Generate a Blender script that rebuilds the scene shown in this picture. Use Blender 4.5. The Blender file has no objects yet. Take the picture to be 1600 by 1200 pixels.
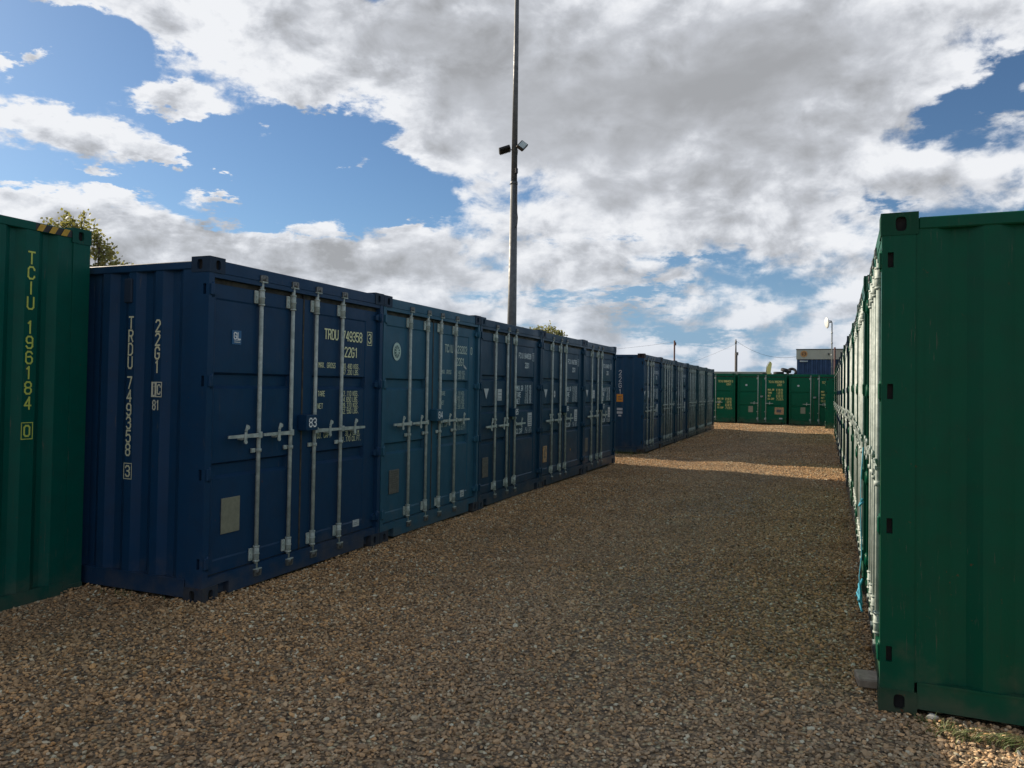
import bpy, bmesh, math, random
import numpy as np
from mathutils import Vector, Matrix, Euler

random.seed(7)
R = math.radians
S = bpy.context.scene
COL = S.collection

# ------------------------------------------------------------------ camera
F_PX = 1187.0
yaw, pitch, roll = R(22.425), R(1.271), R(0.899)
fw = Vector((-math.sin(yaw)*math.cos(pitch), math.cos(yaw)*math.cos(pitch), math.sin(pitch)))
rt = Vector((math.cos(yaw), math.sin(yaw), 0))
up = rt.cross(fw)
rt2 = rt*math.cos(roll) + up*math.sin(roll)
up2 = -rt*math.sin(roll) + up*math.cos(roll)
cd = bpy.data.cameras.new('camera')
cam = bpy.data.objects.new('camera', cd)
COL.objects.link(cam)
m = Matrix((rt2, up2, -fw)).transposed().to_4x4()
m.translation = Vector((0, 0, 1.649))
cam.matrix_world = m
cd.sensor_width = 36
cd.lens = F_PX/1600*36
cd.shift_x = -4.865/1600
cd.shift_y = -22.06/1600
cd.clip_start = 0.05
cd.clip_end = 2000
S.camera = cam

S.view_settings.view_transform = 'Standard'
S.view_settings.look = 'None'
S.view_settings.gamma = 1
S.view_settings.exposure = 0.5
S.render.engine = 'CYCLES'

# ------------------------------------------------------------------ sun
SUN_EL = R(27.4)
SUN_AZ = R(-76.0)            # from +Y, negative = towards -X
sdir = Vector((math.sin(SUN_AZ)*math.cos(SUN_EL), math.cos(SUN_AZ)*math.cos(SUN_EL), math.sin(SUN_EL)))
sl = bpy.data.lights.new('sun', 'SUN')
sl.energy = 5.0
sl.angle = R(0.53)
sl.color = (1.0, 0.86, 0.68)
sun = bpy.data.objects.new('sun', sl)
sun.rotation_euler = sdir.to_track_quat('Z', 'Y').to_euler()
sun.location = (-20, 0, 30)
COL.objects.link(sun)


# ------------------------------------------------------------------ node helper
class NT:
    def __init__(s, tree):
        s.t = tree
        tree.nodes.clear()

    def n(s, typ, **kw):
        nd = s.t.nodes.new(typ)
        ins = kw.pop('ins', {})
        for k, v in kw.items():
            setattr(nd, k, v)
        for k, v in ins.items():
            s.set(nd.inputs[k], v)
        return nd

    def set(s, sock, v):
        if isinstance(v, bpy.types.NodeSocket):
            s.t.links.new(v, sock)
        else:
            sock.default_value = v

    def math(s, op, a, b=0.0, c=None, clamp=False):
        nd = s.n('ShaderNodeMath', operation=op, use_clamp=clamp)
        s.set(nd.inputs[0], a)
        s.set(nd.inputs[1], b)
        if c is not None:
            s.set(nd.inputs[2], c)
        return nd.outputs[0]

    def vm(s, op, a, b=(0, 0, 0), out=0):
        nd = s.n('ShaderNodeVectorMath', operation=op)
        s.set(nd.inputs[0], a)
        if op != 'NORMALIZE' and op != 'LENGTH':
            s.set(nd.inputs[1], b)
        return nd.outputs['Value'] if op in ('DOT_PRODUCT', 'LENGTH') else nd.outputs[0]

    def noise(s, vec, scale, detail=4, rough=0.5, dist=0.0, out='Fac'):
        nd = s.n('ShaderNodeTexNoise')
        s.set(nd.inputs['Vector'], vec)
        nd.inputs['Scale'].default_value = scale
        nd.inputs['Detail'].default_value = detail
        nd.inputs['Roughness'].default_value = rough
        nd.inputs['Distortion'].default_value = dist
        return nd.outputs[out]

    def smooth(s, v, a, b, c=0.0, d=1.0):
        nd = s.n('ShaderNodeMapRange', interpolation_type='SMOOTHSTEP')
        s.set(nd.inputs['Value'], v)
        nd.inputs['From Min'].default_value = a
        nd.inputs['From Max'].default_value = b
        nd.inputs['To Min'].default_value = c
        nd.inputs['To Max'].default_value = d
        return nd.outputs['Result']

    def mix(s, f, a, b, mode='MIX'):
        nd = s.n('ShaderNodeMix', data_type='RGBA', blend_type=mode)
        s.set(nd.inputs[0], f)
        s.set(nd.inputs[6], a if isinstance(a, bpy.types.NodeSocket) else (*a, 1) if len(a) == 3 else a)
        s.set(nd.inputs[7], b if isinstance(b, bpy.types.NodeSocket) else (*b, 1) if len(b) == 3 else b)
        return nd.outputs[2]

    def ramp(s, f, stops, interp='LINEAR'):
        nd = s.n('ShaderNodeValToRGB')
        s.set(nd.inputs[0], f)
        cr = nd.color_ramp
        cr.interpolation = interp
        while len(cr.elements) < len(stops):
            cr.elements.new(0.5)
        for e, (p, c) in zip(cr.elements, stops):
            e.position = p
            e.color = (*c, 1)
        return nd.outputs[0]


# ------------------------------------------------------------------ world: sky with broken cloud
W = bpy.data.worlds.new('World')
S.world = W
W.use_nodes = True
w = NT(W.node_tree)
out = w.n('ShaderNodeOutputWorld')
bg = w.n('ShaderNodeBackground')
bg.inputs['Strength'].default_value = 0.10
w.t.links.new(bg.outputs[0], out.inputs[0])
sky = w.n('ShaderNodeTexSky', sky_type='NISHITA')
sky.sun_disc = False
sky.sun_elevation = SUN_EL
sky.sun_rotation = SUN_AZ
sky.air_density = 1.0
sky.dust_density = 0.35
sky.ozone_density = 2.2
tc = w.n('ShaderNodeTexCoord')
D = tc.outputs['Generated']
sep = w.n('ShaderNodeSeparateXYZ', ins={0: D})
dx, dy, dz = sep.outputs
az = w.math('MULTIPLY', w.math('ARCTAN2', dx, dy), 57.2958)
el = w.math('MULTIPLY', w.math('ARCSINE', dz), 57.2958)
P = w.n('ShaderNodeCombineXYZ', ins={0: az, 1: el, 2: 0.0}).outputs[0]
# cloud-layer coordinates: perspective of a flat layer
zz = w.math('ADD', w.math('MAXIMUM', dz, 0.0), 0.16)
Q = w.n('ShaderNodeCombineXYZ', ins={0: w.math('DIVIDE', dx, zz), 1: w.math('DIVIDE', dy, zz), 2: 0.0}).outputs[0]
wn = w.noise(Q, 2.6, 5, 0.6, out='Color')
warp = w.vm('MULTIPLY', w.vm('SUBTRACT', wn, (0.5, 0.5, 0.5)), (9.0, 5.0, 0))
wn2 = w.noise(Q, 9.0, 5, 0.65, out='Color')
PW = w.vm('ADD', w.vm('ADD', P, warp), w.vm('MULTIPLY', w.vm('SUBTRACT', wn2, (0.5, 0.5, 0.5)), (6.5, 3.6, 0)))


def blobs(lst, base, PV):
    acc = base
    for (a, e, sa, se, amp) in lst:
        v = w.vm('MULTIPLY', w.vm('SUBTRACT', PV, (a, e, 0)), (1/sa, 1/se, 0))
        g = w.math('POWER', 0.3679, w.math('MINIMUM', w.vm('DOT_PRODUCT', v, v), 20.0))
        acc = w.math('MULTIPLY_ADD', g, amp, acc)
    return acc


holes = [(-44.6, 17.3, 9.0, 4.9, -1.05), (-38.0, 13.7, 8.6, 2.7, -1.0), (-52.4, 21.3, 6.0, 2.6, -1.1), (-55.5, 13.3, 3.1, 1.2, -0.6),
         (-48.2, 13.7, 4.7, 1.2, -0.7), (-32.5, 13.2, 3.8, 1.6, -0.9), (-34.5, 19.2, 2.8, 2.1, -0.6), (8.6, 18.0, 3.0, 2.1, -1.2),
         (10.6, 20.3, 2.1, 1.5, -0.8), (-13.2, 6.8, 3.3, 0.8, -0.55), (4.2, 12.1, 1.2, 0.4, -0.3), (-16.1, 10.6, 3.4, 0.6, -0.5),
         (-9.5, 9.7, 2.8, 0.6, -0.45), (-20, 6.9, 4, 0.5, -0.3), (-66, 16, 7, 6, -0.6), (-9, 4.2, 5, .5, -0.3)]
clds = [(-53.2, 16.4, 5.4, 1.0, 1.25), (-47.9, 15.6, 2.0, 0.6, 1.0), (-56.4, 19.5, 1.6, 0.8, 1.4), (-51.6, 14.1, 1.5, 0.6, 1.2),
        (-43.3, 14.0, 1.0, 0.45, 1.35), (-34.7, 15.2, 1.3, 0.9, 1.5), (-46.5, 18.9, 3.4, 0.8, 1.25), (-44, 12.6, 1.6, .5, 1.1), (-42.0, 17.6, 1.6, .4, .9), (-50.5, 12.6, 1.8, .6, 1.0), (-38.5, 20.3, 3.0, .9, .9), (-56.2, 11.2, 3.4, 1.3, 1),
        (-43.6, 9.0, 13.9, 2.2, 1.2), (-31.7, 23.4, 15.7, 4.0, 1.2), (-46.0, 23.4, 3.7, 2.4, 1.0), (-53.4, 23.6, 2.2, 0.5, 0.9),
        (-29.0, 17.4, 3.3, 1.5, 1.0), (-30.5, 11.4, 2.9, 1.2, 0.8), (-8.7, 20.7, 18.0, 10.0, 0.9), (10.2, 16.6, 1.7, 0.8, 0.7), (-16, 3.5, 9, 2.2, .35), (2, 6, 6, 3, .25)]
greys = [(-11.0, 21.5, 15.0, 7.5, 1.0), (-18.1, 17.2, 11.0, 4.0, 0.55), (-31.8, 25.2, 9.0, 2.2, 0.85), (-32.3, 9.2, 7.0, 1.6, 0.6),
         (-47.7, 9.0, 7.9, 1.2, 0.35), (8.6, 12.3, 4.5, 1.4, 0.4), (-2.0, 22.2, 8.6, 4.0, 0.35), (-25.0, 21.5, 4.9, 2.5, 0.4)]
M = blobs(clds, blobs(holes, 0.22, PW), PW)
SD = w.n('ShaderNodeCombineXYZ', ins={0: dx, 1: dy, 2: w.math('MULTIPLY', dz, 1.5)}).outputs[0]


def puffs(off):
    """cauliflower detail of the cloud, on the sphere of directions"""
    v = w.vm('ADD', SD, off)
    n1 = w.noise(v, 5.5, 3, 0.5)
    n2 = w.noise(v, 13.0, 9, 0.58, 0.25)
    return w.math('MULTIPLY_ADD', n1, 1.1, w.math('MULTIPLY', n2, 1.15))


fb = w.noise(Q, 2.4, 5, 0.52)
p0 = puffs((0, 0, 0))
p1 = puffs((-0.018, 0.0, 0.030))
dens = w.math('ADD', M, w.math('MULTIPLY_ADD', fb, 1.2, -0.62))
dens = w.math('ADD', dens, w.math('MULTIPLY_ADD', p0, 1.75, -1.96))
dens = w.math('SUBTRACT', dens, w.smooth(el, 40.0, 60.0, 0.0, 0.25))
wisp = w.noise(SD, 34.0, 6, 0.65, 0.5)
alpha = w.smooth(w.math('ADD', dens, w.math('MULTIPLY_ADD', wisp, 0.5, -0.25)), -0.10, 0.42)
relief = w.math('MULTIPLY', w.math('SUBTRACT', p0, p1), 2.7)
G = blobs(greys, 0.0, PW)
G = w.math('MULTIPLY', G, w.smooth(w.noise(Q, 2.2, 4, 0.5), 0.28, 0.62, 0.5, 1.15))
thick = w.smooth(dens, 0.15, 1.25)
shade = w.math('MULTIPLY_ADD', G, 0.44, w.math('MULTIPLY', thick, 0.36))
shade = w.math('ADD', shade, w.math('MULTIPLY_ADD', w.noise(SD, 3.2, 4, 0.5), 0.9, -0.45))
low = w.smooth(el, 16.0, 5.0)
shade = w.math('MULTIPLY_ADD', low, 0.24, shade)
shade = w.math('SUBTRACT', shade, w.math('MULTIPLY', relief, w.math('MULTIPLY_ADD', G, -0.70, 1.0)), clamp=True)
ccol = w.ramp(shade, [(0.0, (6.3, 6.4, 6.6)), (0.25, (5.35, 5.5, 5.8)), (0.55, (3.95, 4.1, 4.4)), (1.0, (2.65, 2.72, 2.85))])
# towards the horizon clouds take the colour of the air
hz = w.smooth(el, 0.0, 10.0, 0.50, 0.0)
ccol = w.mix(hz, ccol, (3.9, 4.4, 5.2))
skyc = w.mix(1.0, sky.outputs[0], (0.44, 0.55, 0.65), 'MULTIPLY')
skyc = w.mix(w.smooth(el, 1.0, 12.0, 0.75, 0.0), skyc, (1.75, 2.85, 4.4))
fin = w.mix(w.math('MULTIPLY', alpha, 0.98), skyc, ccol)
w.t.links.new(fin, bg.inputs['Color'])


# ------------------------------------------------------------------ materials
def mat(name):
    mt = bpy.data.materials.new(name)
    mt.use_nodes = True
    k = NT(mt.node_tree)
    o = k.n('ShaderNodeOutputMaterial')
    b = k.n('ShaderNodeBsdfPrincipled')
    k.t.links.new(b.outputs[0], o.inputs[0])
    return mt, k, b


def paint_mat(name, rust=0.5, dirt=0.5, rough=0.42):
    mt, k, b = mat(name)
    oi = k.n('ShaderNodeObjectInfo')
    geo = k.n('ShaderNodeNewGeometry')
    wp = geo.outputs['Position']
    base = oi.outputs['Color']
    big = k.noise(wp, 1.3, 5, 0.6)
    c = k.mix(k.smooth(big, 0.3, 0.72), base, k.mix(0.03, base, (0.07, 0.08, 0.075)))
    c = k.mix(k.smooth(k.noise(wp, 7, 6, 0.65), 0.35, 0.75, 0, 0.35), c, k.mix(0.5, c, (0.02, 0.02, 0.02)))
    # rain streaks
    st = k.noise(k.vm('MULTIPLY', wp, (9, 9, 0.45)), 2.2, 6, 0.65)
    c = k.mix(k.smooth(st, 0.54, 0.80, 0, 0.04*dirt*2), c, (0.13, 0.14, 0.13))
    st2 = k.noise(k.vm('MULTIPLY', wp, (14, 14, 0.35)), 3.1, 4, 0.6)
    c = k.mix(k.smooth(st2, 0.62, 0.80, 0, 0.28*rust*2), c, (0.07, 0.045, 0.028))
    # splash dirt near the ground, ragged
    z = k.n('ShaderNodeSeparateXYZ', ins={0: wp}).outputs[2]
    zr = k.math('ADD', z, k.math('MULTIPLY_ADD', k.noise(wp, 5, 5, 0.6), 0.9, -0.45))
    c = k.mix(k.smooth(zr, 0.30, -0.12, 0, 0.6*dirt*1.4), c, (0.13, 0.105, 0.075))
    # rust chips
    ch = k.noise(wp, 21, 8, 0.72)
    cm = k.smooth(ch, 0.675 - 0.06*rust, 0.70 - 0.06*rust)
    cm = k.math('MULTIPLY', cm, k.smooth(k.noise(wp, 1.9, 2, 0.5), 0.45, 0.6))
    c = k.mix(k.math('MULTIPLY', cm, min(1.0, rust*1.5)), c, (0.13, 0.05, 0.022))
    # vertical scuffs where things have rubbed the paint
    sf = k.noise(k.vm('MULTIPLY', wp, (30, 30, 2.2)), 2.0, 6, 0.75)
    sfm = k.math('MULTIPLY', k.smooth(sf, 0.60, 0.68, 0, 0.6), k.smooth(k.noise(wp, 1.1, 3, 0.6), 0.46, 0.60))
    c = k.mix(sfm, c, (0.11, 0.10, 0.08))
    sc = k.noise(k.vm('MULTIPLY', wp, (3, 3, 26)), 4, 5, 0.7)
    c = k.mix(k.smooth(sc, 0.72, 0.75, 0, 0.25), c, (0.22, 0.24, 0.23))
    k.set(b.inputs['Base Color'], c)
    k.set(b.inputs['Roughness'], k.math('ADD', k.smooth(big, 0.3, 0.7, rough-0.08, rough+0.16), k.math('MULTIPLY', cm, 0.3)))
    b.inputs['Specular IOR Level'].default_value = 0.13
    bump = k.n('ShaderNodeBump')
    bump.inputs['Strength'].default_value = 0.35
    bump.inputs['Distance'].default_value = 0.02
    h = k.math('ADD', k.math('MULTIPLY', k.noise(wp, 2.3, 2, 0.5), 1.3), k.math('MULTIPLY', k.noise(wp, 60, 3, 0.6), 0.03))
    h = k.math('ADD', h, k.math('MULTIPLY', k.noise(wp, 6.5, 2, 0.5), 0.35))
    k.set(bump.inputs['Height'], h)
    k.set(b.inputs['Normal'], bump.outputs[0])
    return mt


M_PAINT = paint_mat('container_paint', 0.35, 0.5, 0.36)
M_CAST = paint_mat('casting_paint', 0.9, 0.5, 0.5)


def simple(name, col, rough=0.6, metal=0.0, var=0.25, scale=12, col2=None):
    mt, k, b = mat(name)
    wp = k.n('ShaderNodeNewGeometry').outputs['Position']
    n1 = k.noise(wp, scale, 6, 0.65)
    c2 = col2 if col2 else tuple(x*(1-var) for x in col)
    c = k.mix(k.smooth(n1, 0.32, 0.68), col, c2)
    k.set(b.inputs['Base Color'], c)
    k.set(b.inputs['Roughness'], k.smooth(n1, 0.2, 0.8, max(0.05, rough-0.12), min(1, rough+0.12)))
    b.inputs['Metallic'].default_value = metal
    return mt


def tinted(name, rough=0.6):
    mt, k, b = mat(name)
    wp = k.n('ShaderNodeNewGeometry').outputs['Position']
    oi = k.n('ShaderNodeObjectInfo')
    c = k.mix(k.smooth(k.noise(wp, 40, 6, 0.7), 0.45, 0.75, 0, 0.55), oi.outputs['Color'],
              k.mix(0.6, oi.outputs['Color'], (0.05, 0.06, 0.06)))
    k.set(b.inputs['Base Color'], c)
    b.inputs['Roughness'].default_value = rough
    return mt


M_TEXT = tinted('stencil_lettering')
M_GALV = simple('galvanised_steel', (0.44, 0.50, 0.46), 0.62, 0.0, 0.3, 16, (0.26, 0.31, 0.28))
M_ZINC = simple('dark_zinc', (0.16, 0.165, 0.16), 0.5, 0.5, 0.4, 30)
M_SEAL = simple('rubber_seal', (0.060, 0.052, 0.036), 0.75, 0, 0.5, 9, (0.018, 0.017, 0.015))
M_HOLESHADE = simple('painted_hole_shade', (0.008, 0.008, 0.008), 0.9)
M_FLOOR_SLOTSHADE = simple('underside_and_slot_shade', (0.02, 0.02, 0.02), 0.9)
M_BLACK = simple('black_paint', (0.012, 0.012, 0.012), 0.5)
M_YEL = simple('yellow_tape', (0.50, 0.30, 0.015), 0.5, 0, 0.15, 30)


# ------------------------------------------------------------------ mesh builder
class MB:
    def __init__(s):
        s.v = []
        s.f = []
        s.m = []
        s.sm = []

    def face(s, pts, mi=0, smooth=False):
        i = len(s.v)
        s.v += [tuple(p) for p in pts]
        s.f.append(tuple(range(i, i+len(pts))))
        s.m.append(mi)
        s.sm.append(smooth)

    def box(s, x0, x1, y0, y1, z0, z1, mi=0, T=None, ch=0.0):
        if x0 > x1: x0, x1 = x1, x0
        if y0 > y1: y0, y1 = y1, y0
        if z0 > z1: z0, z1 = z1, z0
        if ch > 0:
            bm = bmesh.new()
            bmesh.ops.create_cube(bm, size=1)
            for v in bm.verts:
                v.co = Vector(((x0+x1)/2+v.co.x*(x1-x0), (y0+y1)/2+v.co.y*(y1-y0), (z0+z1)/2+v.co.z*(z1-z0)))
            bmesh.ops.bevel(bm, geom=list(bm.edges), offset=ch, segments=1, affect='EDGES', profile=0.5)
            s.add_bm(bm, mi, T)
            return
        c = [(x0, y0, z0), (x1, y0, z0), (x1, y1, z0), (x0, y1, z0), (x0, y0, z1), (x1, y0, z1), (x1, y1, z1), (x0, y1, z1)]
        if T:
            c = [T @ Vector(p) for p in c]
        i = len(s.v)
        s.v += [tuple(p) for p in c]
        for q in ((0, 3, 2, 1), (4, 5, 6, 7), (0, 1, 5, 4), (1, 2, 6, 5), (2, 3, 7, 6), (3, 0, 4, 7)):
            s.f.append(tuple(i+j for j in q))
            s.m.append(mi)
            s.sm.append(False)

    def add_bm(s, bm, mi=0, T=None, smooth=False):
        i = len(s.v)
        bm.verts.ensure_lookup_table()
        for v in bm.verts:
            s.v.append(tuple(T @ v.co) if T else tuple(v.co))
        for f in bm.faces:
            s.f.append(tuple(i+v.index for v in f.verts))
            s.m.append(mi)
            s.sm.append(smooth)
        bm.free()

    def tube(s, pts, r, seg=10, mi=0, caps=True):
        pts = [Vector(p) for p in pts]
        rs = r if isinstance(r, (list, tuple)) else [r]*len(pts)
        i0 = len(s.v)
        prev = None
        for j, p in enumerate(pts):
            if j == 0: d = pts[1]-p
            elif j == len(pts)-1: d = p-pts[j-1]
            else: d = (pts[j+1]-p).normalized()+(p-pts[j-1]).normalized()
            d.normalize()
            if prev is None:
                a = d.orthogonal().normalized()
            else:
                a = (prev - d*prev.dot(d)).normalized()
            prev = a
            b = d.cross(a)
            for q in range(seg):
                t = 2*math.pi*q/seg
                s.v.append(tuple(p + (a*math.cos(t)+b*math.sin(t))*rs[j]))
        for j in range(len(pts)-1):
            for q in range(seg):
                a0 = i0+j*seg+q
                a1 = i0+j*seg+(q+1) % seg
                s.f.append((a0, a1, a1+seg, a0+seg))
                s.m.append(mi)
                s.sm.append(True)
        if caps:
            s.f.append(tuple(i0+q for q in reversed(range(seg))))
            s.m.append(mi); s.sm.append(False)
            e = i0+(len(pts)-1)*seg
            s.f.append(tuple(e+q for q in range(seg)))
            s.m.append(mi); s.sm.append(False)

    def grid(s, fn, nu, nv, mi=0, smooth=False):
        i0 = len(s.v)
        for a in range(nu):
            for b in range(nv):
                s.v.append(tuple(fn(a, b)))
        for a in range(nu-1):
            for b in range(nv-1):
                p = i0+a*nv+b
                s.f.append((p, p+nv, p+nv+1, p+1))
                s.m.append(mi)
                s.sm.append(smooth)

    def mesh(s, name, mats):
        me = bpy.data.meshes.new(name)
        me.from_pydata(s.v, [], s.f)
        for mt in mats:
            me.materials.append(mt)
        me.polygons.foreach_set('material_index', s.m)
        me.polygons.foreach_set('use_smooth', s.sm)
        me.update()
        return me


def ob(name, me, parent=None, loc=None, color=None):
    o = bpy.data.objects.new(name, me)
    COL.objects.link(o)
    if parent: o.parent = parent
    if loc: o.location = loc
    if color: o.color = (*color, 1)
    return o


def thing(name, label, cat, loc=(0, 0, 0), rz=0, group=None, me=None):
    o = bpy.data.objects.new(name, me)
    COL.objects.link(o)
    o.location = loc
    o.rotation_euler = (0, 0, rz)
    o['label'] = label
    o['category'] = cat
    if group: o['group'] = group
    return o


# ------------------------------------------------------------------ stroke lettering
GL = {
 'A': ['0,0 0,4 2,6 4,4 4,0', '0,2 4,2'], 'B': ['0,0 0,6 3,6 4,5 4,4 3,3.1 4,2 4,1 3,0 0,0', '0,3.1 3,3.1'],
 'C': ['4,4.6 4,5 3,6 1,6 0,5 0,1 1,0 3,0 4,1 4,1.4'], 'D': ['0,0 0,6 2.6,6 4,4.8 4,1.2 2.6,0 0,0'],
 'E': ['4,6 0,6 0,0 4,0', '0,3.1 3,3.1'], 'F': ['4,6 0,6 0,0', '0,3.1 3,3.1'],
 'G': ['4,4.6 4,5 3,6 1,6 0,5 0,1 1,0 3,0 4,1 4,2.8 2.2,2.8'], 'I': ['2,0 2,6'], 'K': ['0,0 0,6', '4,6 0,2.6', '1.2,3.4 4,0'],
 'L': ['0,6 0,0 4,0'], 'M': ['0,0 0,6 2,3 4,6 4,0'], 'N': ['0,0 0,6 4,0 4,6'], 'O': ['1,0 0,1 0,5 1,6 3,6 4,5 4,1 3,0 1,0'],
 'P': ['0,0 0,6 3,6 4,5 4,3.8 3,2.8 0,2.8'], 'R': ['0,0 0,6 3,6 4,5 4,4 3,3 0,3', '2,3 4,0'],
 'S': ['4,5 3,6 1,6 0,5 0,4 1,3.2 3,2.8 4,2 4,1 3,0 1,0 0,1'], 'T': ['0,6 4,6', '2,6 2,0'],
 'U': ['0,6 0,1 1,0 3,0 4,1 4,6'], 'V': ['0,6 2,0 4,6'], 'X': ['0,0 4,6', '0,6 4,0'], '.': ['1.6,0 2.2,0'],
 '0': ['1,0 0,1 0,5 1,6 3,6 4,5 4,1 3,0 1,0'], '1': ['1,5 2.2,6 2.2,0'], '2': ['0,5 1,6 3,6 4,5 4,4 0,0 4,0'],
 '3': ['0,5 1,6 3,6 4,5 4,4 3,3.1 1.6,3.1', '3,3.1 4,2.2 4,1 3,0 1,0 0,1'], '4': ['3,0 3,6 0,1.8 4,1.8'],
 '5': ['4,6 0.4,6 0,3.2 1.2,3.8 3,3.8 4,2.8 4,1 3,0 1,0 0,1'], '6': ['4,5 3,6 1,6 0,5 0,1 1,0 3,0 4,1 4,2.6 3,3.5 0,3.2'],
 '7': ['0,6 4,6 1.4,0'], '8': ['1,3.1 0,4 0,5 1,6 3,6 4,5 4,4 3,3.1 1,3.1 0,2.2 0,1 1,0 3,0 4,1 4,2.2 3,3.1'],
 '9': ['0,1 1,0 3,0 4,1 4,5 3,6 1,6 0,5 0,3.6 1,2.6 4,2.9'], '-': ['0.5,3 3.5,3'], 'i': ['2,0 2,4', '2,5.2 2,6'],
 'c': ['4,3.4 3,4.2 1,4.2 0,3.4 0,1 1,0 3,0 4,1'],
}


class Deco:
    """flat marks on a plane: O origin, U right, V up, N outward"""
    def __init__(s, O, U, V, N, lift=0.002):
        s.O, s.U, s.V, s.N = Vector(O), Vector(U), Vector(V), Vector(N)
        s.mb = MB()
        s.k = 0
        s.lift = lift

    def p(s, x, y, e=0.0):
        return s.O + s.U*x + s.V*y + s.N*(s.lift+e)

    def poly(s, pts, mi=0, e=0.0):
        s.k += 1
        q = s.k % 40 * 0.00006
        s.mb.face([s.p(x, y, e+q) for x, y in pts], mi)

    def rect(s, x0, x1, y0, y1, mi=0, e=0.0):
        s.poly([(x0, y0), (x1, y0), (x1, y1), (x0, y1)], mi, e)

    def stroke(s, a, b, t, mi=0, e=0.0):
        a, b = Vector(a), Vector(b)
        d = b-a
        if d.length < 1e-6: return
        d.normalize()
        n = Vector((-d.y, d.x))*t/2
        a = a-d*t*0.42
        b = b+d*t*0.42
        s.poly([a-n, b-n, b+n, a+n], mi, e)

    def text(s, txt, x, y, h, wd=None, t=None, gap=None, mi=0, vertical=False, e=0.0, step=None):
        wd = wd or h*0.5
        t = t or h*0.15
        gap = gap if gap is not None else wd*0.42
        for chx in txt:
            if chx != ' ':
                for line in GL.get(chx, []):
                    pp = [tuple(float(q) for q in c.split(',')) for c in line.split()]
                    pp = [(x+px/4*wd, y+py/6*h) for px, py in pp]
                    for a, b in zip(pp, pp[1:]):
                        s.stroke(a, b, t, mi, e)
            if vertical:
                y -= (step or h*1.2) * (0.5 if chx == ' ' else 1)
            else:
                x += (wd+gap) * (0.75 if chx == ' ' else 1)
        return x, y

    def ring(s, x0, x1, y0, y1, t, mi=0, e=0.0):
        for a, b in (((x0, y0), (x1, y0)), ((x1, y0), (x1, y1)), ((x1, y1), (x0, y1)), ((x0, y1), (x0, y0))):
            s.stroke(a, b, t, mi, e)

    def disc(s, x, y, r, mi=0, n=24, e=0.0, ry=None):
        ry = ry or r
        s.poly([(x+r*math.cos(2*math.pi*i/n), y+ry*math.sin(2*math.pi*i/n)) for i in range(n)], mi, e)


# ------------------------------------------------------------------ container meshes
CW, CL = 2.438, 6.058
_cache = {}


def cached(key, fn):
    if key not in _cache:
        _cache[key] = fn()
    return _cache[key]


SLOTS = (0.30, 0.96, 1.66, 2.35)


def mk_frame(H):
    b = MB()
    for sx in (0, 1):
        X = (lambda x: x) if sx == 0 else (lambda x: CW-x)
        zt = H-0.118
        b.box(X(.004), X(.060), .006, .034, .118, zt)
        b.box(X(.004), X(.060), .062, .165, .118, zt)
        b.box(X(.034), X(.060), .034, .062, .118, zt)
        b.box(X(.0320), X(.034), .0345, .0615, .15, zt-.05, mi=1)  # dark strip behind the hinge slots, painted in for their shade
        zz0 = .118
        dz = H-2.591
        sl = [z if z < 2 else z+dz for z in SLOTS]
        for z in sl:
            b.box(X(.004), X(.034), .034, .062, zz0, z-.045)
            zz0 = z+.035
        b.box(X(.004), X(.034), .034, .062, zz0, zt)
        b.box(X(.010), X(.055), .165, .205, .165, H-.09)
        # rear posts
        b.box(X(.004), X(.15), CL-.165, CL-.006, .118, zt)
        b.box(X(.010), X(.055), CL-.205, CL-.165, .165, H-.09)
        # top side rail, bottom side rail
        b.box(X(.004), X(.062), .178, CL-.178, H-.092, H-.030, ch=.006)
        b.box(X(.006), X(.055), .178, CL-.178, .035, .168)
        b.box(X(.002), X(.055), .178, CL-.178, .160, .172)
        # recess beside bottom casting
        b.box(X(.162), X(.285), .060, .15, .03, .118)
    b.box(.162, CW-.162, .006, .11, H-.118, H-.020, ch=.005)
    b.box(.060, CW-.060, .010, .11, H-.153, H-.118)
    b.box(.060, CW-.060, .010, .15, .118, .183)
    b.box(.285, CW-.285, .008, .15, .025, .118)
    b.box(.15, CW-.15, CL-.11, CL-.008, H-.084, H-.020, ch=.005)
    b.box(.15, CW-.15, CL-.15, CL-.008, .03, .15)
    b.box(.055, CW-.055, .15, CL-.15, .12, .16, mi=1)
    return b.mesh('frame', [M_PAINT, M_FLOOR_SLOTSHADE])


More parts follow.
